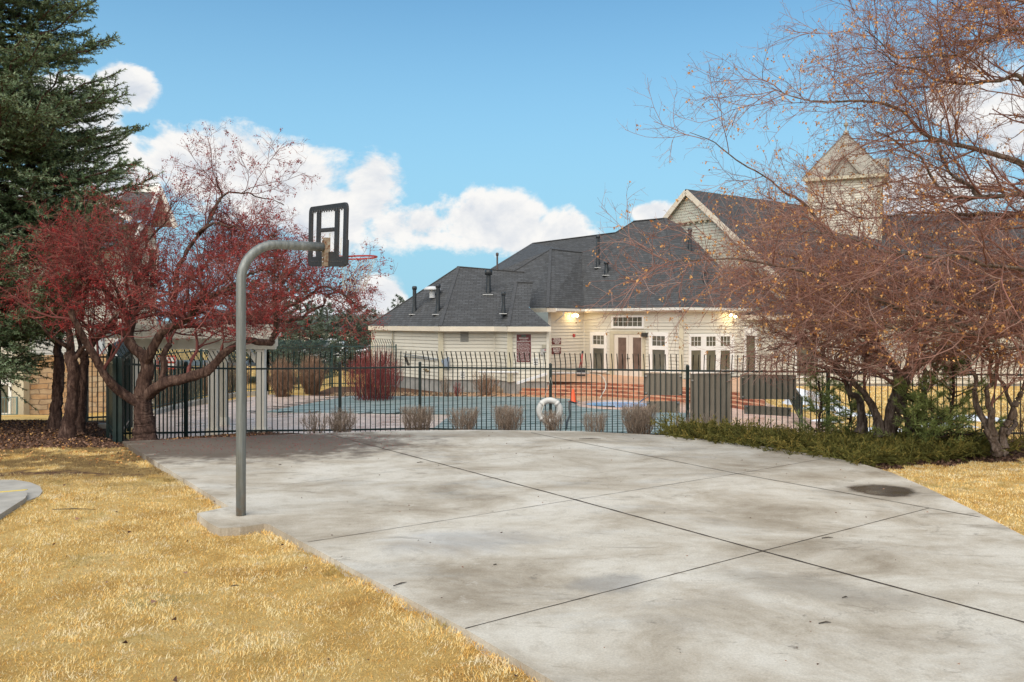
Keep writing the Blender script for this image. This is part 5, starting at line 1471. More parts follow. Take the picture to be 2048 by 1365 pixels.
L([(345, 640, 16.2), (400, 650, 16.6), (450, 640, 17.0), (510, 650, 17.2)], .035, .010)
L([(350, 590, 16.4), (400, 540, 16.8), (450, 500, 17.1), (500, 480, 17.3)], .035, .010)
L([(262, 640, 16.1), (225, 560, 15.6), (190, 500, 15.4), (150, 470, 15.2)], .035, .010)
red_lev = [dict(count_by_len=5.6, len=(.7, 1.7), k=7, wig=.17, bias=(0, 0, .12), ang=(30, 75), rfac=.5, rmin=.008, sides=5, t0=.1, t1=.5, tmin=.34,
                weights=[0, .4, 1.1, 1.3, .35, .85, .7, .75, 1.5, .45, .4, .4, 1.1, 1.3, 2.0, 1.7, 2.1, 1.9, 1.4]),
           dict(count=7, len=(.35, .95), k=6, wig=.2, bias=(0, 0, .06), rfac=.55, rmin=.0042, sides=4, t0=.1, t1=.7, tmin=.15),
           dict(count=5, len=(.18, .5), k=4, wig=.2, rfac=.6, rmin=.0028, sides=3, t0=.1, t1=.9, tmin=.1),
           dict(count=2, len=(.05, .18), k=3, wig=.25, rfac=.8, rmin=.0021, sides=3, t0=.1, t1=1, tmin=.2)]
bare_tree('crab_apple_tree', 'red berried crab apple with forked trunk standing at the fence corner', 'tree', G(290, 880), t1, bark_m, twig_red, red_lev, berries(34000, (.006, .013)), keep=lambda E: E[:, 2] > 1.85 - .35 * (E[:, 0] > -4.2))

def small_crab(seed, base, limbs, label, nb=14000):
    t = Tree(seed)
    for pts, r0, r1 in limbs: t.limb(px_limb(pts), r0 * .78, r1 * .8)
    # trunk knots
    lv = [dict(red_lev[0]), dict(red_lev[1]), dict(red_lev[2]), dict(red_lev[3])]
    lv[0]['weights'] = [0] + [1.0] * (len(limbs) - 1); lv[0]['count_by_len'] = 3.6
    return bare_tree('crab_apple_tree', label, 'tree', base, t, bark_m, twig_red, lv, berries(nb, (.007, .015)), keep=lambda E: E[:, 2] > 1.95, group='three crab apples with rough trunks at far left')
small_crab(21, G(113, 850), [
    ([(110, 862, 17.3), (113, 820, 17.3), (116, 770, 17.3), (118, 715, 17.3)], .155, .12),
    ([(118, 720, 17.3), (110, 690, 17.2), (102, 660, 17.1), (92, 620, 17.0), (70, 580, 16.8)], .085, .02),
    ([(118, 720, 17.3), (122, 680, 17.5), (130, 630, 17.6), (128, 570, 17.8)], .08, .02),
    ([(102, 660, 17.1), (75, 655, 16.8), (45, 640, 16.6)], .04, .015)],
    'left crab apple of the rough trunk trio, leaning straight beside the stone wall', 3500)
small_crab(22, G(137, 876), [
    ([(133, 884, 15.9), (138, 840, 15.9), (146, 790, 15.9), (146, 740, 15.9), (140, 705, 15.9)], .165, .125),
    ([(140, 706, 15.9), (125, 690, 15.7), (100, 668, 15.5), (80, 650, 15.4), (55, 625, 15.3)], .06, .02),
    ([(142, 705, 15.9), (138, 670, 15.9), (132, 640, 15.9), (140, 600, 15.9), (160, 550, 15.9), (165, 500, 16)], .095, .02),
    ([(146, 720, 15.9), (165, 700, 15.8), (195, 670, 15.6), (215, 645, 15.5), (240, 620, 15.4)], .06, .02)],
    'middle crab apple of the rough trunk trio, nearest with a round branch scar', 5000)
small_crab(23, G(160, 866), [
    ([(158, 870, 16.9), (161, 820, 16.9), (167, 770, 16.9), (168, 720, 16.9), (160, 700, 16.9)], .13, .10),
    ([(166, 715, 16.9), (185, 690, 16.9), (210, 665, 16.9), (232, 640, 16.9), (250, 600, 17.0)], .075, .02),
    ([(160, 700, 16.9), (155, 660, 17.0), (170, 610, 17.1), (185, 540, 17.2)], .06, .015)],
    'right crab apple of the rough trunk trio, slimmest with a dark hollow', 4000)

# ---- bare hawthorns on the right
def leaves(n, size, lo=(0, 0), zmin=None):
    def f(root, r, levels):
        C = levels[-2][0]; pts = C[:, -1]
        if zmin is not None: pts = pts[pts[:, 2] > zmin]
        if len(pts) == 0: return
        cl = pts[r.integers(0, len(pts), n // 4)]
        sel = np.repeat(cl, 4, 0) + r.normal(size=(len(cl) * 4, 3)) * .022 + np.array([0, 0, -.02])
        d = nrm_(r.normal(size=(len(sel), 3)) * .5 + np.array([0, 0, -1.0]))
        V, Fa = tri_cloud(r, sel, size, .45, dirs=d)
        np_mesh('leaves', V, Fa, dryleaf_m, root, attr={'tint': tints(r, len(sel), 3)})
    return f
tan_lev = [dict(count_by_len=4.2, len=(.8, 1.9), k=7, wig=.13, bias=(-.10, 0, .06), ang=(25, 60), rfac=.5, rmin=.007, sides=5, t0=.25, t1=.7, tmin=.2),
           dict(count=6, len=(.5, 1.2), k=6, wig=.16, bias=(-.05, 0, .04), ang=(25, 60), rfac=.55, rmin=.0042, sides=4, t0=.2, t1=.9, tmin=.15),
           dict(count=5, len=(.22, .6), k=4, wig=.18, ang=(25, 65), rfac=.6, rmin=.0028, sides=3, t0=.1, t1=.8, tmin=.1),
           dict(count=2, len=(.06, .22), k=3, wig=.2, ang=(30, 70), rfac=.8, rmin=.0019, sides=3, t0=.2, t1=.75, tmin=.2)]
def hawthorn(seed, base, limbs, label, lev=None, nl=6000, zmin=2.0, w=None, tm=None, rs=1.0, name='hawthorn_tree', size=(.02, .05)):
    t = Tree(seed)
    for pts, r0, r1 in limbs: t.limb(px_limb(pts), r0 * rs, r1 * rs, 16)
    lv = [dict(x) for x in (lev or tan_lev)]
    if w: lv[0]['weights'] = w
    if tm: lv[0]['tmin'] = tm
    return bare_tree(name, label, 'tree', base, t, bark_grey, twig_tan, lv, leaves(nl, size, zmin=zmin), keep=lambda E: E[:, 2] > (1.12 if seed != 32 else 1.5), group='bare twiggy trees on the right')
Ya = 15.6
hawthorn(31, G(1775, 868), [
    ([(1762, 872, Ya), (1752, 830, Ya), (1735, 795, 15.5), (1712, 770, 15.4), (1690, 745, 15.3), (1665, 725, 15.2), (1630, 705, 15.1)], .09, .02),
    ([(1776, 872, Ya), (1782, 820, Ya), (1795, 770, 15.6), (1790, 735, 15.5), (1760, 700, 15.3), (1725, 670, 15.1), (1680, 640, 15.0), (1620, 615, 14.9), (1560, 600, 14.8)], .10, .02),
    ([(1774, 866, Ya), (1802, 825, 15.6), (1800, 795, 15.5), (1815, 755, 15.4), (1838, 728, 15.2), (1880, 712, 15.0), (1925, 690, 14.8), (1965, 670, 14.6), (2010, 655, 14.4), (2070, 645, 14.2)], .09, .085),
    ([(1818, 866, Ya), (1814, 815, Ya), (1800, 775, 15.8), (1805, 740, 15.9), (1825, 715, 16), (1850, 690, 16.1), (1880, 640, 16.3)], .075, .02),
    ([(1824, 872, Ya), (1845, 835, 15.6), (1848, 800, 15.6), (1862, 765, 15.6), (1870, 740, 15.6), (1890, 715, 15.5), (1930, 700, 15.3)], .065, .02),
    ([(1720, 868, 16.1), (1724, 830, 16.1), (1712, 795, 16), (1695, 775, 15.9), (1680, 750, 15.8), (1650, 735, 15.6), (1600, 730, 15.5)], .085, .02),
    ([(1762, 700, 15.3), (1735, 650, 15.1), (1740, 600, 15.0), (1700, 540, 14.9)], .05, .015),
    ([(1690, 745, 15.3), (1640, 700, 15.0), (1590, 690, 14.8), (1530, 700, 14.6)], .035, .01),
    ([(1720, 668, 15.1), (1660, 690, 14.9), (1600, 670, 14.7), (1540, 665, 14.5)], .035, .01),
    ([(1795, 770, 15.6), (1830, 680, 15.8), (1860, 600, 16.0), (1900, 530, 16.2), (1940, 470, 16.3)], .05, .012),
    ([(1760, 700, 15.3), (1720, 620, 15.3), (1650, 560, 15.3), (1590, 520, 15.2), (1540, 500, 15.1)], .05, .012),
    ([(1880, 712, 15.0), (1900, 650, 15.2), (1960, 590, 15.3), (2020, 520, 15.4)], .05, .012)],
    'multi stemmed bare hawthorn rising from the middle of the dark green junipers', nl=1600, w=[1.0, 1.4, .6, 1.1, .9, 1.1, 1.5, 1.8, 1.8, 1.5, 2.0, 1.5])
hawthorn(32, G(2000, 898), [
    ([(1995, 905, 14.2), (1975, 860, 14.2), (1955, 820, 14.3), (1950, 780, 14.3), (1940, 730, 14.4), (1930, 680, 14.5)], .11, .03),
    ([(2002, 905, 14.2), (2012, 860, 14.2), (2035, 800, 14.1), (2060, 750, 14.0), (2090, 690, 13.9)], .10, .04),
    ([(1985, 880, 14.2), (1982, 830, 14.1), (1975, 780, 14.0), (1985, 730, 13.9), (1965, 680, 13.8), (1990, 620, 13.6)], .09, .02),
    ([(2010, 870, 14.2), (2030, 840, 14.4), (2000, 760, 14.5), (1990, 700, 14.6), (2010, 640, 14.7)], .06, .02)],
    'thick trunked bare hawthorn at the right edge where lawn meets mulch', nl=300, w=[.3, .35, .4, .35], rs=.66)
# limbs reaching in from a tree whose trunk stands outside the frame
hawthorn(33, Vector((10.2, 13.6, 0)), [
    ([(2260, 920, 13.6), (2235, 760, 13.6), (2215, 600, 13.5), (2190, 430, 13.4), (2170, 280, 13.2), (2160, 100, 13.0)], .22, .12),
    ([(2225, 680, 13.6), (2048, 655, 13.2), (1960, 650, 13.0), (1860, 635, 12.7), (1800, 620, 12.5), (1748, 593, 12.3), (1690, 570, 12.1), (1635, 559, 12.0), (1550, 533, 11.8), (1469, 520, 11.6), (1390, 518, 11.4), (1335, 525, 11.3)], .11, .008),
    ([(2048, 640, 13.2), (1960, 610, 13.2), (1860, 600, 13.2), (1780, 590, 13.0), (1740, 560, 12.9), (1715, 520, 12.8), (1680, 490, 12.7), (1643, 440, 12.6), (1603, 401, 12.5), (1519, 353, 12.3), (1453, 306, 12.1), (1382, 264, 12.0)], .08, .006),
    ([(2200, 480, 13.4), (2100, 380, 13), (2048, 330, 12.8), (1927, 292, 12.6), (1861, 272, 12.4), (1800, 235, 12.3), (1759, 208, 12.2), (1690, 207, 12), (1604, 198, 11.9), (1548, 171, 11.8)], .10, .006),
    ([(2190, 420, 13.3), (2048, 388, 13.0), (1960, 392, 12.9), (1885, 385, 12.8), (1850, 340, 12.7), (1832, 310, 12.6), (1790, 280, 12.5), (1755, 262, 12.4)], .08, .012),
    ([(2175, 300, 13.2), (2048, 160, 13.0), (1980, 168, 12.9), (1900, 165, 12.8), (1850, 150, 12.7), (1790, 120, 12.6), (1750, 90, 12.5)], .07, .010),
    ([(2170, 200, 13.1), (2048, 66, 12.6), (1973, 79, 12.4), (1927, 102, 12.2), (1870, 115, 12.1), (1808, 117, 12.0), (1765, 95, 11.9), (1733, 53, 11.8)], .065, .008),
    ([(2165, 120, 13.0), (2048, 0, 12.5), (1980, 10, 12.3), (1930, 22, 12.2), (1900, 5, 12.1)], .05, .012),
    ([(2200, 500, 13.4), (2048, 430, 13.8), (1940, 430, 13.9), (1830, 425, 14), (1740, 435, 14), (1690, 430, 14), (1650, 415, 14.1)], .07, .012),
    ([(2210, 560, 13.4), (2048, 540, 12.6), (1930, 520, 12.3), (1830, 510, 12.0), (1750, 500, 11.8), (1680, 470, 11.6), (1600, 460, 11.5)], .07, .010),
    ([(2220, 650, 13.6), (2048, 620, 14.2), (1930, 590, 14.3), (1850, 575, 14.3), (1760, 585, 14.2), (1680, 600, 14.1), (1600, 590, 14.0), (1530, 580, 13.9)], .08, .012),
    ([(2225, 700, 13.6), (2100, 700, 13.0), (2000, 690, 12.8), (1920, 665, 12.7), (1830, 660, 12.6), (1740, 640, 12.5), (1660, 640, 12.4), (1600, 620, 12.3)], .06, .010),
    ([(1960, 392, 12.9), (1900, 340, 13.0), (1880, 280, 13.1), (1890, 220, 13.2)], .045, .010)],
    'spreading bare tree leaning in from the right edge with tan seed clusters', nl=16000, zmin=1.6, size=(.018, .042),
    w=[.3, 1.15, .5, .9, 1.7, 1.9, 2.0, 2.0, 1.7, 1.6, 2.5, 2.4, 1.7], tm=.08, rs=.72)

# ---- conifers
def conifer(name, label, base, H, R0, seed, m_needle, whorl=.32, br=9, droop=.25, needle=(.05, .09), dens=60, group=None, cull=None, power=.85, updir=.35, sub=12, tw=.010, asp=.17, full=True, zlow=.6):
    r = np.random.default_rng(seed); base = Vector(base)
    root = thing(name, label, 'tree', base, group=group)
    V, Fa = polytubes(np.array([[[base.x + .03 * math.sin(k), base.y, base.z + H * k / 11 - .2] for k in range(12)]]), np.linspace(H * .016, .02, 12)[None], 10)
    np_mesh('trunk', V, Fa, bark_m, root, smooth=True)
    n = int(H / whorl) * br
    h = zlow + (H - zlow) * (np.arange(n) + r.random(n)) / n
    az_ = r.random(n) * 2 * np.pi
    L_ = R0 * (1 - h / H) ** power * r.uniform(.72, 1.12, n) + .12
    k = 9; s = np.linspace(0, 1, k)
    dirh = np.stack([np.cos(az_), np.sin(az_), 0 * az_], 1)
    zprof = -droop * s[None] * L_[:, None] * .9 + updir * L_[:, None] * s[None] ** 2.2 + L_[:, None] * s[None] * (h / H)[:, None] * .35
    C = np.array([base.x, base.y, base.z])[None, None] + np.stack([np.zeros((n, k)), np.zeros((n, k)), np.repeat(h[:, None], k, 1)], 2) + dirh[:, None] * (L_[:, None, None] * s[None, :, None])
    C[:, :, 2] += zprof
    C[:, 1:] += r.normal(size=(n, k - 1, 3)) * (.02 * L_)[:, None, None]
    if cull is not None:
        ok = cull(C[:, -1]); C, L_ = C[ok], L_[ok]; n = len(C)
    Rr = (L_ * .012 + .006)[:, None] * np.linspace(1, .25, k)[None]
    B1, B1R = C, Rr
    # side shoots in the branch plane
    idx = np.repeat(np.arange(n), np.maximum(3, (L_ * sub).astype(int))); m = len(idx)
    t = .12 + .88 * r.random(m) ** .85; u = t * (k - 1); i = np.minimum(u.astype(int), k - 2); f = (u - i)[:, None]
    p = C[idx, i] * (1 - f) + C[idx, i + 1] * f; T = nrm_(C[idx, i + 1] - C[idx, i])
    side = nrm_(np.cross(T, np.array([0, 0, 1.0]))) * np.where(r.random(m) < .5, -1, 1)[:, None]
    a = np.radians(r.uniform(35, 62, m))[:, None]
    d = nrm_(T * np.cos(a) + side * np.sin(a) + r.normal(size=(m, 3)) * .16 + np.array([0, 0, -.10]))
    l2 = (L_[idx] * .34 * (1.15 - t) + .10) * r.uniform(.6, 1.2, m)
    k2 = 4; q = [p]; cur = d
    for _ in range(k2 - 1):
        cur = nrm_(cur + np.array([0, 0, .05]) + r.normal(size=(m, 3)) * .06); q.append(q[-1] + cur * (l2 / (k2 - 1))[:, None])
    C2 = np.stack(q, 1); R2 = np.full((m, k2), tw * .6)
    tubes = join([polytubes(B1, B1R, 4), polytubes(C2, R2, 3)])
    np_mesh('branches', tubes[0], tubes[1], twig_tan if False else bark_m, root)
    # needles along both shoots and outer branches
    seg_a = np.concatenate([C2[:, :-1].reshape(-1, 3), C[:, 3:-1].reshape(-1, 3)]); seg_b = np.concatenate([C2[:, 1:].reshape(-1, 3), C[:, 4:].reshape(-1, 3)])
    ln = np.linalg.norm(seg_b - seg_a, axis=1); cnt = np.maximum(2, (ln * dens).astype(int))
    idn = np.repeat(np.arange(len(ln)), cnt); N = len(idn); f = r.random(N)[:, None]
    pn = seg_a[idn] * (1 - f) + seg_b[idn] * f; Tn = nrm_(seg_b[idn] - seg_a[idn])
    w = r.normal(size=(N, 3)); w = nrm_(w - (w * Tn).sum(1, keepdims=True) * Tn); dn = nrm_(Tn * .75 + w)
    V, Fa = tri_cloud(r, pn, needle, asp, dirs=dn)
    shoot_t = r.random(len(ln))
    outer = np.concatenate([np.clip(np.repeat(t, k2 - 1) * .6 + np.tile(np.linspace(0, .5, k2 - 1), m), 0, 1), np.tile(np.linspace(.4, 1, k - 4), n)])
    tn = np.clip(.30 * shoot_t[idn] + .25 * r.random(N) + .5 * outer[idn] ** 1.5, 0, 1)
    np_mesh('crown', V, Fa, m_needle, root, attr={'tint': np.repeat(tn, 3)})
    return root
# big blue spruce at the left edge
sb = Vector((PX(-25, 18.5), 18.5, -.1))
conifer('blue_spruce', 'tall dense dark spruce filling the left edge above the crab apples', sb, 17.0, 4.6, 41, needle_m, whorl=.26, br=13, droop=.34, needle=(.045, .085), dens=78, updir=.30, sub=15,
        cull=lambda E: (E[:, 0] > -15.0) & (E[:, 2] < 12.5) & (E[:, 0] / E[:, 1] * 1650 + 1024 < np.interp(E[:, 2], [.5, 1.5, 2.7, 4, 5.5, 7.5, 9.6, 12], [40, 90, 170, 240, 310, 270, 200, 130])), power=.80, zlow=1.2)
# spruce drooping branch close by, left edge
bk_sp = [(548, 466, 62, 3.0, 'tall narrow spruce behind the far fence left of the hoop'), (600, 560, 60, 3.2, 'broad spruce just left of the backboard, behind the far fence'),
         (655, 610, 70, 3.4, 'low rounded spruce beyond the white cars'), (703, 585, 72, 3.0, 'pointed spruce beyond the white cars, right of the low one'),
         (742, 620, 75, 3.0, 'small spruce touching the left eave of the clubhouse'), (500, 560, 66, 3.6, 'spruce seen behind the galvanised pole'), (620, 640, 52, 4.4, 'squat spruce with drooping boughs right behind the far fence'), (690, 632, 54, 3.8, 'squat bushy spruce right behind the white cars')]
for i, (px, pyt, Y, R, lab) in enumerate(bk_sp):
    x = PX(px, Y); zt_ = PZ(pyt, Y); conifer('spruce', lab, (x, Y, -1.2), zt_ + 1.2, R, 60 + i, needle_far, whorl=.55, br=8, needle=(.16, .30), dens=9, sub=5, group='spruces beyond the pool yard', tw=.02, zlow=.3, power=.75)
x = PX(796, 80); conifer('spruce', 'tip of a distant spruce peeking over the clubhouse roof', (x, 80, -1.2), PZ(592, 80) + 1.2, 2.6, 75, needle_far, whorl=.6, br=7, needle=(.16, .30), dens=8, sub=5, group='spruces beyond the pool yard', tw=.02)
# young pines on the right
def young_pine(px, pyt, Y, R, seed, lab, pyb=880):
    zb_ = float(ground_z(np.array([PX(px, Y)]), np.array([Y]))[0])
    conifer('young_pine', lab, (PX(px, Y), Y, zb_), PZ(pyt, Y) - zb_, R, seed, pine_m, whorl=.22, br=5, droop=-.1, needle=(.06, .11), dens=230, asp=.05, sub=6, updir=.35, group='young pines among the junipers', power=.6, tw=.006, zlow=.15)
young_pine(1640, 742, 16.6, .55, 81, 'sparse young pine left of the hawthorn in front of the snow')
young_pine(1700, 770, 16.9, .6, 82, 'young pine just behind the leftmost hawthorn stem')
young_pine(1832, 765, 15.3, .85, 83, 'young pine between the two bare hawthorns, left of the pair')
young_pine(1905, 690, 15.4, .85, 84, 'tallest young pine, beside the thick trunked hawthorn')
young_pine(1868, 800, 14.9, .7, 85, 'bushy low young pine nearest the lawn edge')

# ---- junipers: sprawling ground cover
r = np.random.default_rng(91)
bed = [G(1338, 872), G(1420, 884), G(1520, 896), G(1640, 916), G(1718, 930), G(1790, 917), G(1880, 906), G(1960, 900), Vector((9.2, 14.9, 0)), Vector((8.9, 16.5, 0)), Vector((7.5, 16.9, 0)), Vector((5.5, 17.4, 0)), Vector((3.3, 17.6, 0))]
bx = np.array([p.x for p in bed]); by = np.array([p.y for p in bed])
cx = r.uniform(bx.min(), bx.max(), 9000); cy = r.uniform(by.min(), by.max(), 9000)
ok = inside(bed, cx, cy); cx, cy = cx[ok][:2300], cy[ok][:2300]
lump = .5 + .5 * np.sin(cx * 4.3 + 1.7) * np.cos(cy * 3.7) + .3 * np.sin(cx * 9 + cy * 7)
gz = ground_z(cx, cy)
n = len(cx); k = 5
azs = r.random(n) * 2 * np.pi; L_ = r.uniform(.28, .55, n); up = r.uniform(.35, 1.1, n)
d = nrm_(np.stack([np.cos(azs), np.sin(azs), up], 1)); pts = [np.stack([cx, cy, gz + .02 + .10 * lump], 1)]; cur = d
for _ in range(k - 1):
    cur = nrm_(cur + np.array([0, 0, -.10]) + r.normal(size=(n, 3)) * .12); pts.append(pts[-1] + cur * (L_ / (k - 1))[:, None])
C = np.stack(pts, 1)
C2, R2 = spawn(r, C, np.full((n, k), .006), 9, .15, (25, 60), (.08, .20), 3, .15, (0, 0, .1), .6, .003)
st = polytubes(C, np.full((n, k), .006), 3)
sa_, sb_ = C2[:, :-1].reshape(-1, 3), C2[:, 1:].reshape(-1, 3); idn = np.repeat(np.arange(len(sa_)), 10); N = len(idn); f = r.random(N)[:, None]
pn = sa_[idn] * (1 - f) + sb_[idn] * f; Tn = nrm_(sb_[idn] - sa_[idn]); w = nrm_(r.normal(size=(N, 3))); dn = nrm_(Tn + w * .6)
V, Fa = tri_cloud(r, pn, (.018, .038), .22, dirs=dn)
ti = np.repeat(np.repeat(np.repeat(r.random(n), 9), 2), 10)
V, Fa = join([(V, Fa), st])
tn = np.concatenate([np.repeat(np.clip(ti * .6 + r.random(N) * .4, 0, 1), 3), np.full(len(st[0]), .3)])
tag(np_mesh('juniper', V, Fa, juniper_m, attr={'tint': tn}), 'low spreading olive green juniper bed along the right court edge', 'ground cover', kind='stuff')

# ---- clipped and loose shrubs
def shrub(px0, px1, pyt, Y, seed, lab, m=None, z0=None, stems=120, flat=True, name='shrub', group=None, rad=.0042, spread=.5, sub=5, depth=None, cat='shrub', t=(0, 1), topvar=.06):
    r = np.random.default_rng(seed); pxc = (px0 + px1) / 2; x = PX(pxc, Y); hw = PX(px1, Y) - x
    zb_ = float(ground_z(np.array([x]), np.array([Y]))[0]) if z0 is None else z0
    H = PZ(pyt, Y) - zb_; dep = depth or hw
    root = thing(name, lab, cat, (x, Y, zb_), group=group)
    n = stems; k = 6
    a = r.random(n) * 2 * np.pi; q = np.sqrt(r.random(n))
    tx, ty = np.cos(a) * q * hw, np.sin(a) * q * dep
    bx_, by_ = tx * spread, ty * spread
    ht = H * (1 - (0 if flat else .42) * q ** 3) * r.uniform(1 - topvar * 4 if not flat else 1 - topvar * 3.5, 1.0, n)
    s = np.linspace(0, 1, k)[None]
    C = np.stack([x + bx_[:, None] + (tx - bx_)[:, None] * s ** .8, Y + by_[:, None] + (ty - by_)[:, None] * s ** .8, zb_ - .03 + ht[:, None] * s], 2)
    C[:, 1:] += r.normal(size=(n, k - 1, 3)) * .012 * (1 + H)
    R = np.full((n, k), rad) * np.linspace(1.2, .6, k)[None]
    lim = zb_ + H * 1.02
    kp = (lambda E: E[:, 2] < lim) if flat else None
    C2, R2 = spawn(r, C, R, sub, .25, (12, 38), (H * .15, H * .4), 4, .12, (0, 0, .25), .8, rad * .6, keep=kp)
    C3, R3 = spawn(r, C2, R2, 3, .2, (15, 45), (H * .06, H * .18), 3, .12, (0, 0, .2), .8, rad * .5, keep=kp)
    parts_ = [polytubes(C, R, 4), polytubes(C2, R2, 3), polytubes(C3, R3, 3)]
    V, Fa = join(parts_)
    tn = np.concatenate([tints(r, len(C), k * 4, t[0], .5), tints(r, len(C2), 12, .1, .9), tints(r, len(C3), 9, .2, t[1])])
    np_mesh('stems', V, Fa, m or shrub_m, root, attr={'tint': tn})
    return root
G1 = 'bare clipped shrubs in a row along the pool fence'
CL = [(600, 660, 818, 18.2, 60, 'wispy low shrub at the left end of the row, left of the fence post'), (652, 716, 812, 18.5, 110, 'loose rounded shrub at the foot of the fence post, second from left'),
      (798, 872, 812, 19.0, 150, 'flat topped clipped shrub just left of the second tall post'), (893, 962, 815, 19.0, 140, 'clipped shrub between the flat topped one and the life ring pair'),
      (985, 1050, 811, 18.8, 150, 'clipped shrub immediately left of the life ring'), (1084, 1134, 820, 18.7, 80, 'small clipped shrub directly under the life ring'),
      (1161, 1214, 824, 18.5, 90, 'small clipped shrub right of the life ring'), (1243, 1314, 808, 18.0, 190, 'largest clipped shrub, below the square taupe board'),
      (1338, 1400, 812, 17.8, 26, 'thin sparse shrub around the foot of the fence post by the tall board'), (1395, 1445, 820, 17.7, 22, 'scraggly low shrub in front of the tallest taupe board')]
for i, (a, b_, py, Y, ns, lab) in enumerate(CL):
    shrub(a, b_, py, Y, 100 + i, lab, stems=int(ns * (.55, .7, .75, .62, .8, .7, .6, .85, 1, 1)[i]), group=G1, flat=i not in (0, 1, 8, 9), spread=(.3, .35, .62, .45, .55, .5, .7, .5, .3, .3)[i], topvar=(.09, .09, .03, .06, .04, .08, .05, .06, .1, .1)[i], sub=6, rad=.0038)
dk = -1.05
shrub(690, 808, 700, 34.3, 120, 'large rounded dogwood with bright red stems before the clubhouse corner', m=dog_m, z0=dk, stems=210, flat=False, rad=.007, spread=.6, sub=5, topvar=.06, name='red_dogwood')
shrub(538, 592, 722, 36.0, 121, 'brown bare bush in the far bed, left of its twin', m=brownshrub_m, z0=dk, stems=200, flat=False, rad=.008, group='brown bushes by the far fence', topvar=.03)
shrub(598, 650, 718, 37.5, 122, 'brown bare bush in the far bed, right of its twin', m=brownshrub_m, z0=dk, stems=200, flat=False, rad=.008, group='brown bushes by the far fence', topvar=.03)
shrub(938, 1003, 742, 36.6, 123, 'dark open shrub with reddish tips below the louvre vent wall', m=brownshrub_m, z0=dk, stems=60, flat=False, rad=.007, spread=.2)
shrub(903, 926, 762, 36.0, 124, 'tiny bright red dogwood shoot beside the dark open shrub', m=dog_m, z0=dk, stems=18, flat=False, rad=.007, spread=.2, name='red_dogwood')
shrub(878, 902, 748, 36.3, 125, 'thin beige sticks of a small shrub at the clubhouse corner', m=shrub_m, z0=dk, stems=22, flat=False, rad=.006)
shrub(2020, 2110, 800, 15.4, 126, 'low bare shrub on the mulch at the right edge', m=brownshrub_m, stems=60, flat=False, rad=.005, spread=.3)
shrub(1610, 1650, 745, 30.0, 127, 'thin bare shrub against the right wing wall', m=shrub_m, z0=dk, stems=30, flat=False, rad=.006)
# dark hedge line behind the side fence
shrub(300, 400, 728, 33.5, 130, 'dark brushy hedge behind the left side fence, near half', m=brownshrub_m, z0=-1.2, stems=260, flat=False, rad=.010, spread=.8, depth=1.0, group='hedge behind the side fence', topvar=.02)
shrub(395, 500, 722, 39.0, 131, 'dark brushy hedge behind the left side fence, far half', m=brownshrub_m, z0=-1.2, stems=260, flat=False, rad=.010, spread=.8, depth=1.0, group='hedge behind the side fence', topvar=.02)

# ---- bed litter and mulch chips
def litter(n, region, size, m, name, lab, seed, z_off=.01, cond=None):
    r = np.random.default_rng(seed)
    x = r.uniform(region[0], region[1], n); y = r.uniform(region[2], region[3], n)
    if cond is not None:
        ok = cond(x, y); x, y = x[ok], y[ok]
    z = np.where(inside(court_poly, x, y), 0, ground_z(x, y)) + z_off
    C = np.stack([x, y, z], 1); d = nrm_(np.stack([r.normal(size=len(x)), r.normal(size=len(x)), r.normal(size=len(x)) * .35], 1))
    V, Fa = tri_cloud(r, C, size, .4, dirs=d)
    o = np_mesh(name, V, Fa, m, attr={'tint': tints(r, len(x), 3)})
    return tag(o, lab, 'litter', kind='stuff')
mulch_m = tint_mat('mulch_chips', (.04, .02, .013), (.32, .19, .13), .9, mid=(.13, .07, .048))
litter(30000, (-14, -5.5, 13.8, 19.5), (.02, .06), mulch_m, 'mulch', 'dark reddish bark mulch under the crab apples', 140, cond=lambda x, y: (turf(x, y) < .5) & ~inside(court_poly, x, y))
litter(26000, (2.5, 13.5, 11.5, 18.2), (.02, .06), mulch_m, 'mulch', 'dark bark mulch around the junipers and hawthorns', 141, cond=lambda x, y: (turf(x, y) < .5) & ~inside(court_poly, x, y))
litter(9000, (-8.2, 1.8, 35.0, 38.2), (.03, .09), tint_mat('leaf_litter', (.14, .07, .035), (.62, .46, .30), .8), 'leaf_litter', 'pale fallen leaves in the bed along the clubhouse', 142, z_off=.015)
litter(5200, (-7.5, -1.8, 12.6, 16.9), (.008, .02), berry_m, 'fallen_berries', 'red berries scattered on the concrete below the crab apple', 143, z_off=.004, cond=lambda x, y: inside(court_poly, x, y) & (np.random.default_rng(5).random(len(x)) < np.clip(1.25 - ((x + 4.8) / 3.0) ** 2 - ((y - 15.3) / 1.7) ** 2, 0, 1)))
litter(300, (-4, 8, 3, 16.5), (.010, .028), mulch_m, 'court_debris', 'tiny leaves and crumbs scattered over the concrete court', 144, z_off=.004, cond=lambda x, y: inside(court_poly, x, y))
litter(260, (-9, 2, 4, 15), (.02, .05), mulch_m, 'fallen_leaves', 'curled brown leaves lying here and there on the lawn', 145, z_off=.03, cond=lambda x, y: ~inside(court_poly, x, y) & ~inside(path_poly, x, y))
litter(2600, (-14, -5.5, 13.2, 18.5), (.02, .05), dryleaf_m, 'leaf_litter', 'tan and rusty fallen leaves mixed over the mulch under the crab apples', 146, z_off=.02, cond=lambda x, y: ~inside(court_poly, x, y))
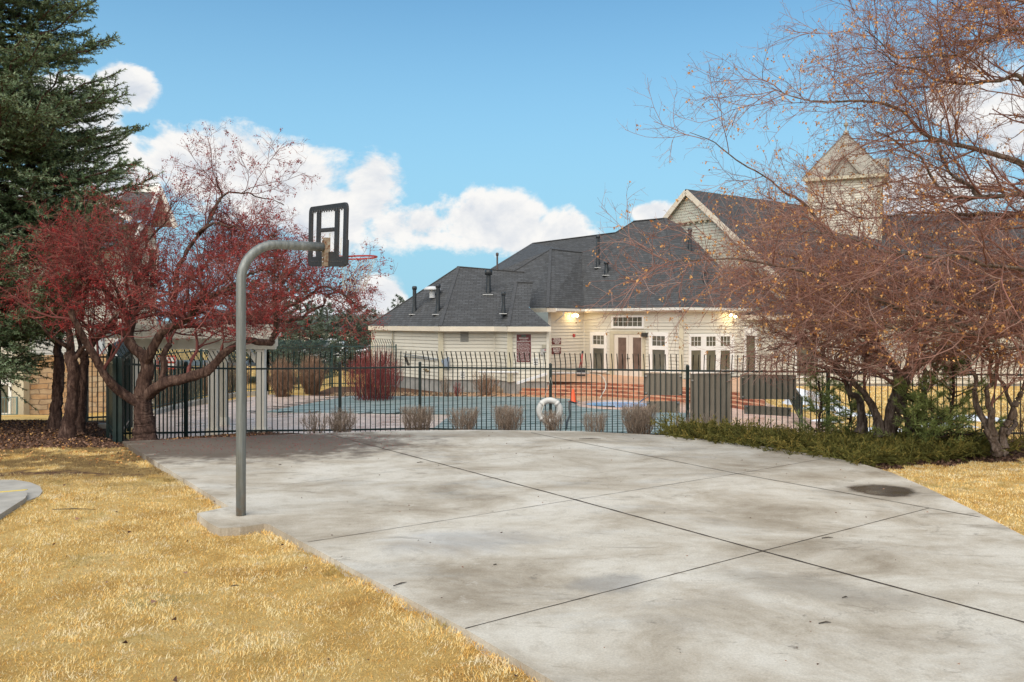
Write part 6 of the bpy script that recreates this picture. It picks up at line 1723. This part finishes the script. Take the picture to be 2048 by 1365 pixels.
# joint litter
mb = MB()
for (px, py, l, a) in ((1180, 878, .42, .05), (840, 925, .10, .4), (1655, 1076, .12, .1), (800, 1168, .14, .8), (148, 1019, .5, .0), (1650, 1246, .10, .2), (470, 1172, .06, .3), (1690, 1195, .05, .3), (560, 930, .05, 0), (990, 1130, .03, 0)):
    c_ = G(px, py, .008 if px > 400 else .03); d = Vector((math.cos(a), math.sin(a), 0)) * l / 2
    mb.tube([c_ - d, c_ + Vector((.01, .01, .004)), c_ + d], [.004, .006, .002], 5)
tag(mb.build('fallen_twigs', joint_m), 'a few dark twigs lying on the concrete and lawn', 'litter', kind='stuff')

# ---- lawn blades
def lawn(seed, n, region, size, width, lab, cond, dens_pow=1.6):
    r = np.random.default_rng(seed)
    y = region[2] + (region[3] - region[2]) * r.random(n) ** dens_pow; x = r.uniform(region[0], region[1], n)
    vis = (np.abs(x) < y * .66 + .8) & cond(x, y)
    x, y = x[vis], y[vis]; z = ground_z(x, y) - .012
    n = len(x); cl = np.sin(x * 5.1 + 2 * np.sin(y * 3)) * np.cos(y * 4.3 + np.sin(x * 2.2)); cl2 = np.sin(x * 13 + 3 * np.sin(y * 11)) * np.cos(y * 12 + 2 * np.sin(x * 9))
    h = size * (1 + .14 * cl + .12 * cl2) * r.uniform(.5, 1.35, n) 
    a = r.normal(size=n) * 1.3 + 2.4 * cl + 1.5 * cl2; lean = r.uniform(.3, 1.9, n)
    dx_, dy_ = np.cos(a) * lean, np.sin(a) * lean
    nn_2 = np.sqrt(dx_ ** 2 + dy_ ** 2 + 1); up_ = np.stack([dx_ / nn_2, dy_ / nn_2, 1 / nn_2], 1)
    b_ = np.random.default_rng(seed + 1).random(n) * np.pi; w_ = (width * (1 + y * .06))[:, None] * np.stack([np.cos(b_), np.sin(b_), 0 * b_], 1)
    B = np.stack([x, y, z], 1); M = B + up_ * (h * .55)[:, None] + np.array([0, 0, .004]); T = B + up_ * h[:, None] - np.array([0, 0, 1]) * (h * .12 * lean)[:, None]
    V = np.stack([B - w_, B + w_, M + w_ * .8, M - w_ * .8, T], 1).reshape(-1, 3)
    i = np.arange(n)[:, None] * 5
    Fa = np.concatenate([i + np.array([0, 1, 2]), i + np.array([0, 2, 3]), i + np.array([3, 2, 4])])
    o = np_mesh('dry_grass', V, Fa, grass_m, attr={'tint': np.repeat(np.clip(.52 + .10 * cl + .10 * cl2 + r.normal(size=n) * .27, 0, 1), 5)})
    return tag(o, lab, 'grass', kind='stuff')
def free(x, y):
    return ~inside(court_poly, x, y) & ~inside(path_poly, x, y) & (turf(x, y) + .25 * np.sin(x * 7) * np.cos(y * 6) > .5)
lawn(151, 900000, (-13, 4, 3.6, 16.5), .043, .0017, 'short dry yellow lawn in the left foreground', lambda x, y: free(x, y) & (x < 1.6), 1.35)
lawn(152, 170000, (4.5, 13, 7.5, 15.5), .045, .0025, 'short dry yellow lawn at the right edge', lambda x, y: free(x, y) & (x > 4.2), 1.0)
lawn(153, 60000, (7.0, 24, 24, 42), .06, .006, 'yellow lawn strip beyond the fence on the right', lambda x, y: ~inside(deck_poly, x, y) & (turf(x, y) > .5), 1.0)

# ================================================================ BACKGROUND
# neighbouring house seen through the red crown
hs = thing('neighbour_house', 'pale sided house with steep dark gable roof behind the red crab apple', 'building', (PX(260, 46), 46, -2))
Yh = 46.0
gpl = P(202, 700, Yh); 
pale = mat('pale_siding_paint', (.62, .60, .54), .6, var=.05)
siding_wall((PX(120, Yh), Yh), (PX(350, Yh + 1.5), Yh + 1.5), [(0, -2.5), (5.0, -2.5), (5.0, PZ(455, Yh)), (4.2, PZ(440, Yh)), (0, PZ(470, Yh))], hs, mt=pale)
ra, rb_, rc__, rd = P(262, 371, Yh + 2), P(318, 374, Yh + 2), P(294, 440, Yh - 1.2), P(205, 440, Yh - 1.2)
mb = MB(); mb.slope([ra, rb_, rc__, rd]); mb.build('roof', shingle_m, hs)
mb = MB(); mb.slope([P(262, 366, Yh + 2.3), P(322, 368, Yh + 2.3), P(318, 380, Yh + 1.6), P(258, 378, Yh + 1.6)], thick=.1)
mb.bar(P(259, 378, Yh + 1.4), P(321, 380, Yh + 1.4), .12, .35); mb.bar(P(320, 380, Yh + 1.4), P(270, 480, Yh - 1.6), .12, .28); mb.bar(P(320, 378, Yh + 1.4), P(352, 455, Yh + 1.2), .12, .28); mb.bar(P(200, 402, Yh - 1.5), P(262, 440, Yh - 1.5), .12, .28)
mb.build('trim', trim_white, hs)
brownw = mat('brown_siding', (.30, .24, .19), .7)
mb = MB(); mb.add([P(320, 385, Yh + 1.3), P(350, 455, Yh + 1.3), P(300, 455, Yh + 1.3)], [(0, 1, 2)]); mb.add([P(320, 385, Yh + 1.5), P(350, 455, Yh + 1.5), P(300, 455, Yh + 1.5)], [(2, 1, 0)]); mb.build('gable_panel', brownw, hs)
for (a, b_, c_, d_) in ((215, 655, 232, 690), (170, 560, 190, 600), (225, 560, 245, 600), (300, 500, 315, 540), (203, 655, 213, 692)):
    opening(a, b_, c_, d_, Yh, 'window', glass_m, hs, dy=-.12, frame=.12)
for px in (202, 238):
    mb = MB(); mb.box((PX(px, Yh - 2.5), Yh - 2.5, (PZ(655, Yh - 2.5) - 2.5) / 2 + .0), (.3, .3, PZ(655, Yh - 2.5) + 2.5)); mb.build('porch_column', mat('column_grey' + str(px), (.42, .46, .50), .6), hs)
# stone faced house at far left
sh = thing('stone_house', 'house corner with golden rubble stone and cream siding at far left', 'building', (PX(60, 41), 41, -2.4))
rub, t, b, pos = mnodes('rubble_stone', .85)
sp = t.sep(pos)
vo = t.n('ShaderNodeTexBrick'); t.put(vo.inputs['Vector'], t.comb(t.m('ADD', sp[0], t.m('MULTIPLY', t.noise(pos, 2.0, 2), .25)), t.m('ADD', sp[2], t.m('MULTIPLY', t.noise(pos, 1.6, 2), .2)), 0.0))
vo.inputs['Scale'].default_value = 1; vo.inputs['Brick Width'].default_value = .62; vo.inputs['Row Height'].default_value = .26; vo.inputs['Mortar Size'].default_value = .02
vo.inputs['Color1'].default_value = c4((.48, .26, .11)); vo.inputs['Color2'].default_value = c4((.46, .38, .27)); vo.inputs['Mortar'].default_value = c4((.16, .12, .09)); vo.inputs['Bias'].default_value = 0
t.put(b.inputs['Base Color'], t.mix(.35, vo.outputs[0], t.ramp(t.noise(pos, 3, 4), [(.3, (.25, .14, .07)), (.7, (.60, .45, .28))])))
t.put(b.inputs['Normal'], t.bump(t.m('SUBTRACT', t.noise(pos, 5, 4), vo.outputs['Fac']), .8, .05))
mb = MB(); a_, b_ = PX(50, 41), PX(215, 43); mb.prism([Vector((a_, 41, 0)), Vector((b_, 43, 0)), Vector((b_, 44, 0)), Vector((a_, 42, 0))], -2.8, PZ(712, 41)); mb.build('stone_wall', rub, sh)
siding_wall((PX(-160, 41.2), 41.2), (PX(52, 41.2), 41.2), [(0, -2.3), (5.3, -2.3), (5.3, 1.2), (0, 1.2)], sh)
mb = MB(); mb.box((PX(42, 40.8), 40.8, .0), (.55, .5, 5)); mb.build('column', trim_tan, sh)
siding_wall((PX(-160, 41.6), 41.6), (PX(200, 43.6), 43.6), [(0, .4), (9.5, .4), (9.5, 6.0), (0, 6.0)], sh, mt=pale)
mb = MB(); mb.slope([Vector((PX(-300, 40.5), 40.5, 5.9)), Vector((PX(235, 41), 41, 5.9)), Vector((PX(235, 48), 48, 9.5)), Vector((PX(-300, 48), 48, 9.5))], thick=.15); mb.build('roof', shingle_m, sh)
opening(-30, 770, 20, 826, 41.0, 'window', glass_m, sh, frame=.15)
fence_run(sh, [(PX(-60, 40.0), 40.0), (PX(34, 40.2), 40.2)], [-1.45, -1.45], [-1.45, -1.45], [-2.4, -2.4], None, mat('rail_blue_green', (.10, .17, .17), .5), spacing=.14, post_over=0)
# far buildings and hills beyond
def far_house(px0, px1, pyt, pyr, Y, lab, colr, roofc):
    x0, x1 = PX(px0, Y), PX(px1, Y); zt_, zr_ = PZ(pyt, Y), PZ(pyr, Y)
    h = thing('distant_house', lab, 'building', ((x0 + x1) / 2, Y, -1), group='distant houses beyond the parking area')
    mb = MB(); mb.box(((x0 + x1) / 2, Y + 4, (zt_ - 1.2) / 2), (x1 - x0, 8, zt_ + 1.2)); mb.build('wall', colr, h)
    mb = MB(); mb.slope([(x0 - .5, Y - .5, zt_), (x1 + .5, Y - .5, zt_), (x1 - 1.5, Y + 4, zr_), (x0 + 1.5, Y + 4, zr_)]); mb.slope([(x0 + 1.5, Y + 4, zr_), (x1 - 1.5, Y + 4, zr_), (x1 + .5, Y + 8.5, zt_), (x0 - .5, Y + 8.5, zt_)]); 
    mb.slope([(x0 - .5, Y - .5, zt_), (x0 + 1.5, Y + 4, zr_), (x0 - .5, Y + 8.5, zt_)]); mb.slope([(x1 + .5, Y - .5, zt_), (x1 - 1.5, Y + 4, zr_), (x1 + .5, Y + 8.5, zt_)])
    mb.build('roof', roofc, h)
    n = max(2, int((x1 - x0) / 3))
    for k in range(n):
        mb = MB(); mb.box((x0 + (k + .5) * (x1 - x0) / n, Y - .02, .9), (1.0, .08, 1.3)); mb.build('window', glass_m, h)
far_house(380, 520, 655, 620, 95, 'distant pale house half hidden behind the pergola', pale, shingle_m)
far_house(560, 742, 662, 640, 120, 'distant cream house glimpsed between the spruces', siding_m, shingle_m)
far_house(-100, 200, 640, 600, 90, 'distant house beyond the stone faced one', pale, shingle_m)
# low wooded hills along the horizon
hx = np.linspace(-700, 700, 141); rr2 = np.random.default_rng(3)
prof = 7 + 4 * np.sin(hx * .011 + 1) + 2.5 * np.sin(hx * .031) + rr2.normal(size=141) * .35
Yf = 640 - .0005 * hx ** 2
V = np.concatenate([np.stack([hx, Yf, np.full(141, -2.0)], 1), np.stack([hx, Yf + 60, prof + 2], 1), np.stack([hx, Yf + 160, np.full(141, -2.0)], 1)])
i = np.arange(140); Fq = np.concatenate([np.stack([i, i + 1, i + 142, i + 141], 1), np.stack([i + 141, i + 142, i + 283, i + 282], 1)])
hill_m = mat('hill_scrub', (.14, .15, .13), .95, var=.3, vscale=.05)
tag(np_mesh('hills', V, Fq, hill_m, smooth=True, k=4), kind='structure')
# parking strip behind the spruces
mb = MB(); mb.box((PX(640, 64), 66, -1.05), (34, 9, .06)); tag(mb.build('parking', mat('wet_asphalt', (.12, .12, .125), .4, var=.2, vscale=.8)), kind='structure')
# parked cars
car_white = mat('car_white_paint', (.72, .74, .77), .25); tyre_m = mat('tyre', (.015, .015, .016), .8); carglass = mat('car_glass', (.05, .07, .085), .08); lampr = mat('tail_lamp', (.35, .02, .02), .3)
def car(x, y, z, lab, L_=4.7, H=1.65, W_=1.85):
    c = thing('parked_car', lab, 'car', (x, y, z), group='white cars parked beyond the pool yard')
    prof = [(-L_ / 2, .35), (-L_ / 2, .95), (-L_ / 2 + .15, 1.05), (-L_ / 2 + 1.05, 1.12), (-L_ / 2 + 1.75, H), (L_ / 2 - .55, H), (L_ / 2 - .08, 1.05), (L_ / 2, .9), (L_ / 2, .35)]
    mb = MB(); n = len(prof)
    vs = [(x + p, y - W_ / 2 + (.18 if q > 1.2 else 0), z + q) for p, q in prof] + [(x + p, y + W_ / 2 - (.18 if q > 1.2 else 0), z + q) for p, q in prof]
    mb.add(vs, [tuple(range(n)), tuple(range(2 * n - 1, n - 1, -1))] + [(k, n + k, n + (k + 1) % n, (k + 1) % n) for k in range(n)]); mb.build('body', car_white, c, bevel=.05)
    for (u0, u1) in ((-L_ / 2 + 1.35, -L_ / 2 + 2.25), (-L_ / 2 + 2.35, L_ / 2 - 1.3), (L_ / 2 - 1.2, L_ / 2 - .55)):
        mb = MB(); mb.add([(x + u0, y - W_ / 2 - .01, z + 1.08), (x + u1, y - W_ / 2 - .01, z + 1.08), (x + u1 - .08, y - W_ / 2 + .15, z + H - .12), (x + u0 + (.35 if u0 < -.9 else .05), y - W_ / 2 + .15, z + H - .12)], [(0, 1, 2, 3)]); mb.build('side_window', carglass, c)
    for u in (-L_ / 2 + .9, L_ / 2 - .9):
        for sd in (-1, 1):
            mb = MB(); yy = y + sd * (W_ / 2 - .1); mb.tube([(x + u, yy - .11, z + .34), (x + u, yy + .11, z + .34)], .34, 18); w_o = mb.build('wheel', tyre_m, c)
            mb = MB(); mb.tube([(x + u, yy - .125, z + .34), (x + u, yy + .125, z + .34)], .2, 14); mb.build('rim', clip_m, w_o)
    for yy in (-.7, .7):
        mb = MB(); mb.box((x + L_ / 2, y + yy, z + .9), (.06, .25, .22)); mb.build('tail_light', lampr, c)
        mb = MB(); mb.box((x - L_ / 2, y + yy, z + .8), (.06, .3, .18)); mb.build('headlight', trim_white, c)
car(PX(640, 60.5), 60.5, -1.0, 'white van shaped car left of the far fence post', H=2.0, L_=4.4)
car(PX(758, 62), 62, -1.0, 'white low car right of the far fence post, behind the red dogwood', L_=4.8, H=1.5)
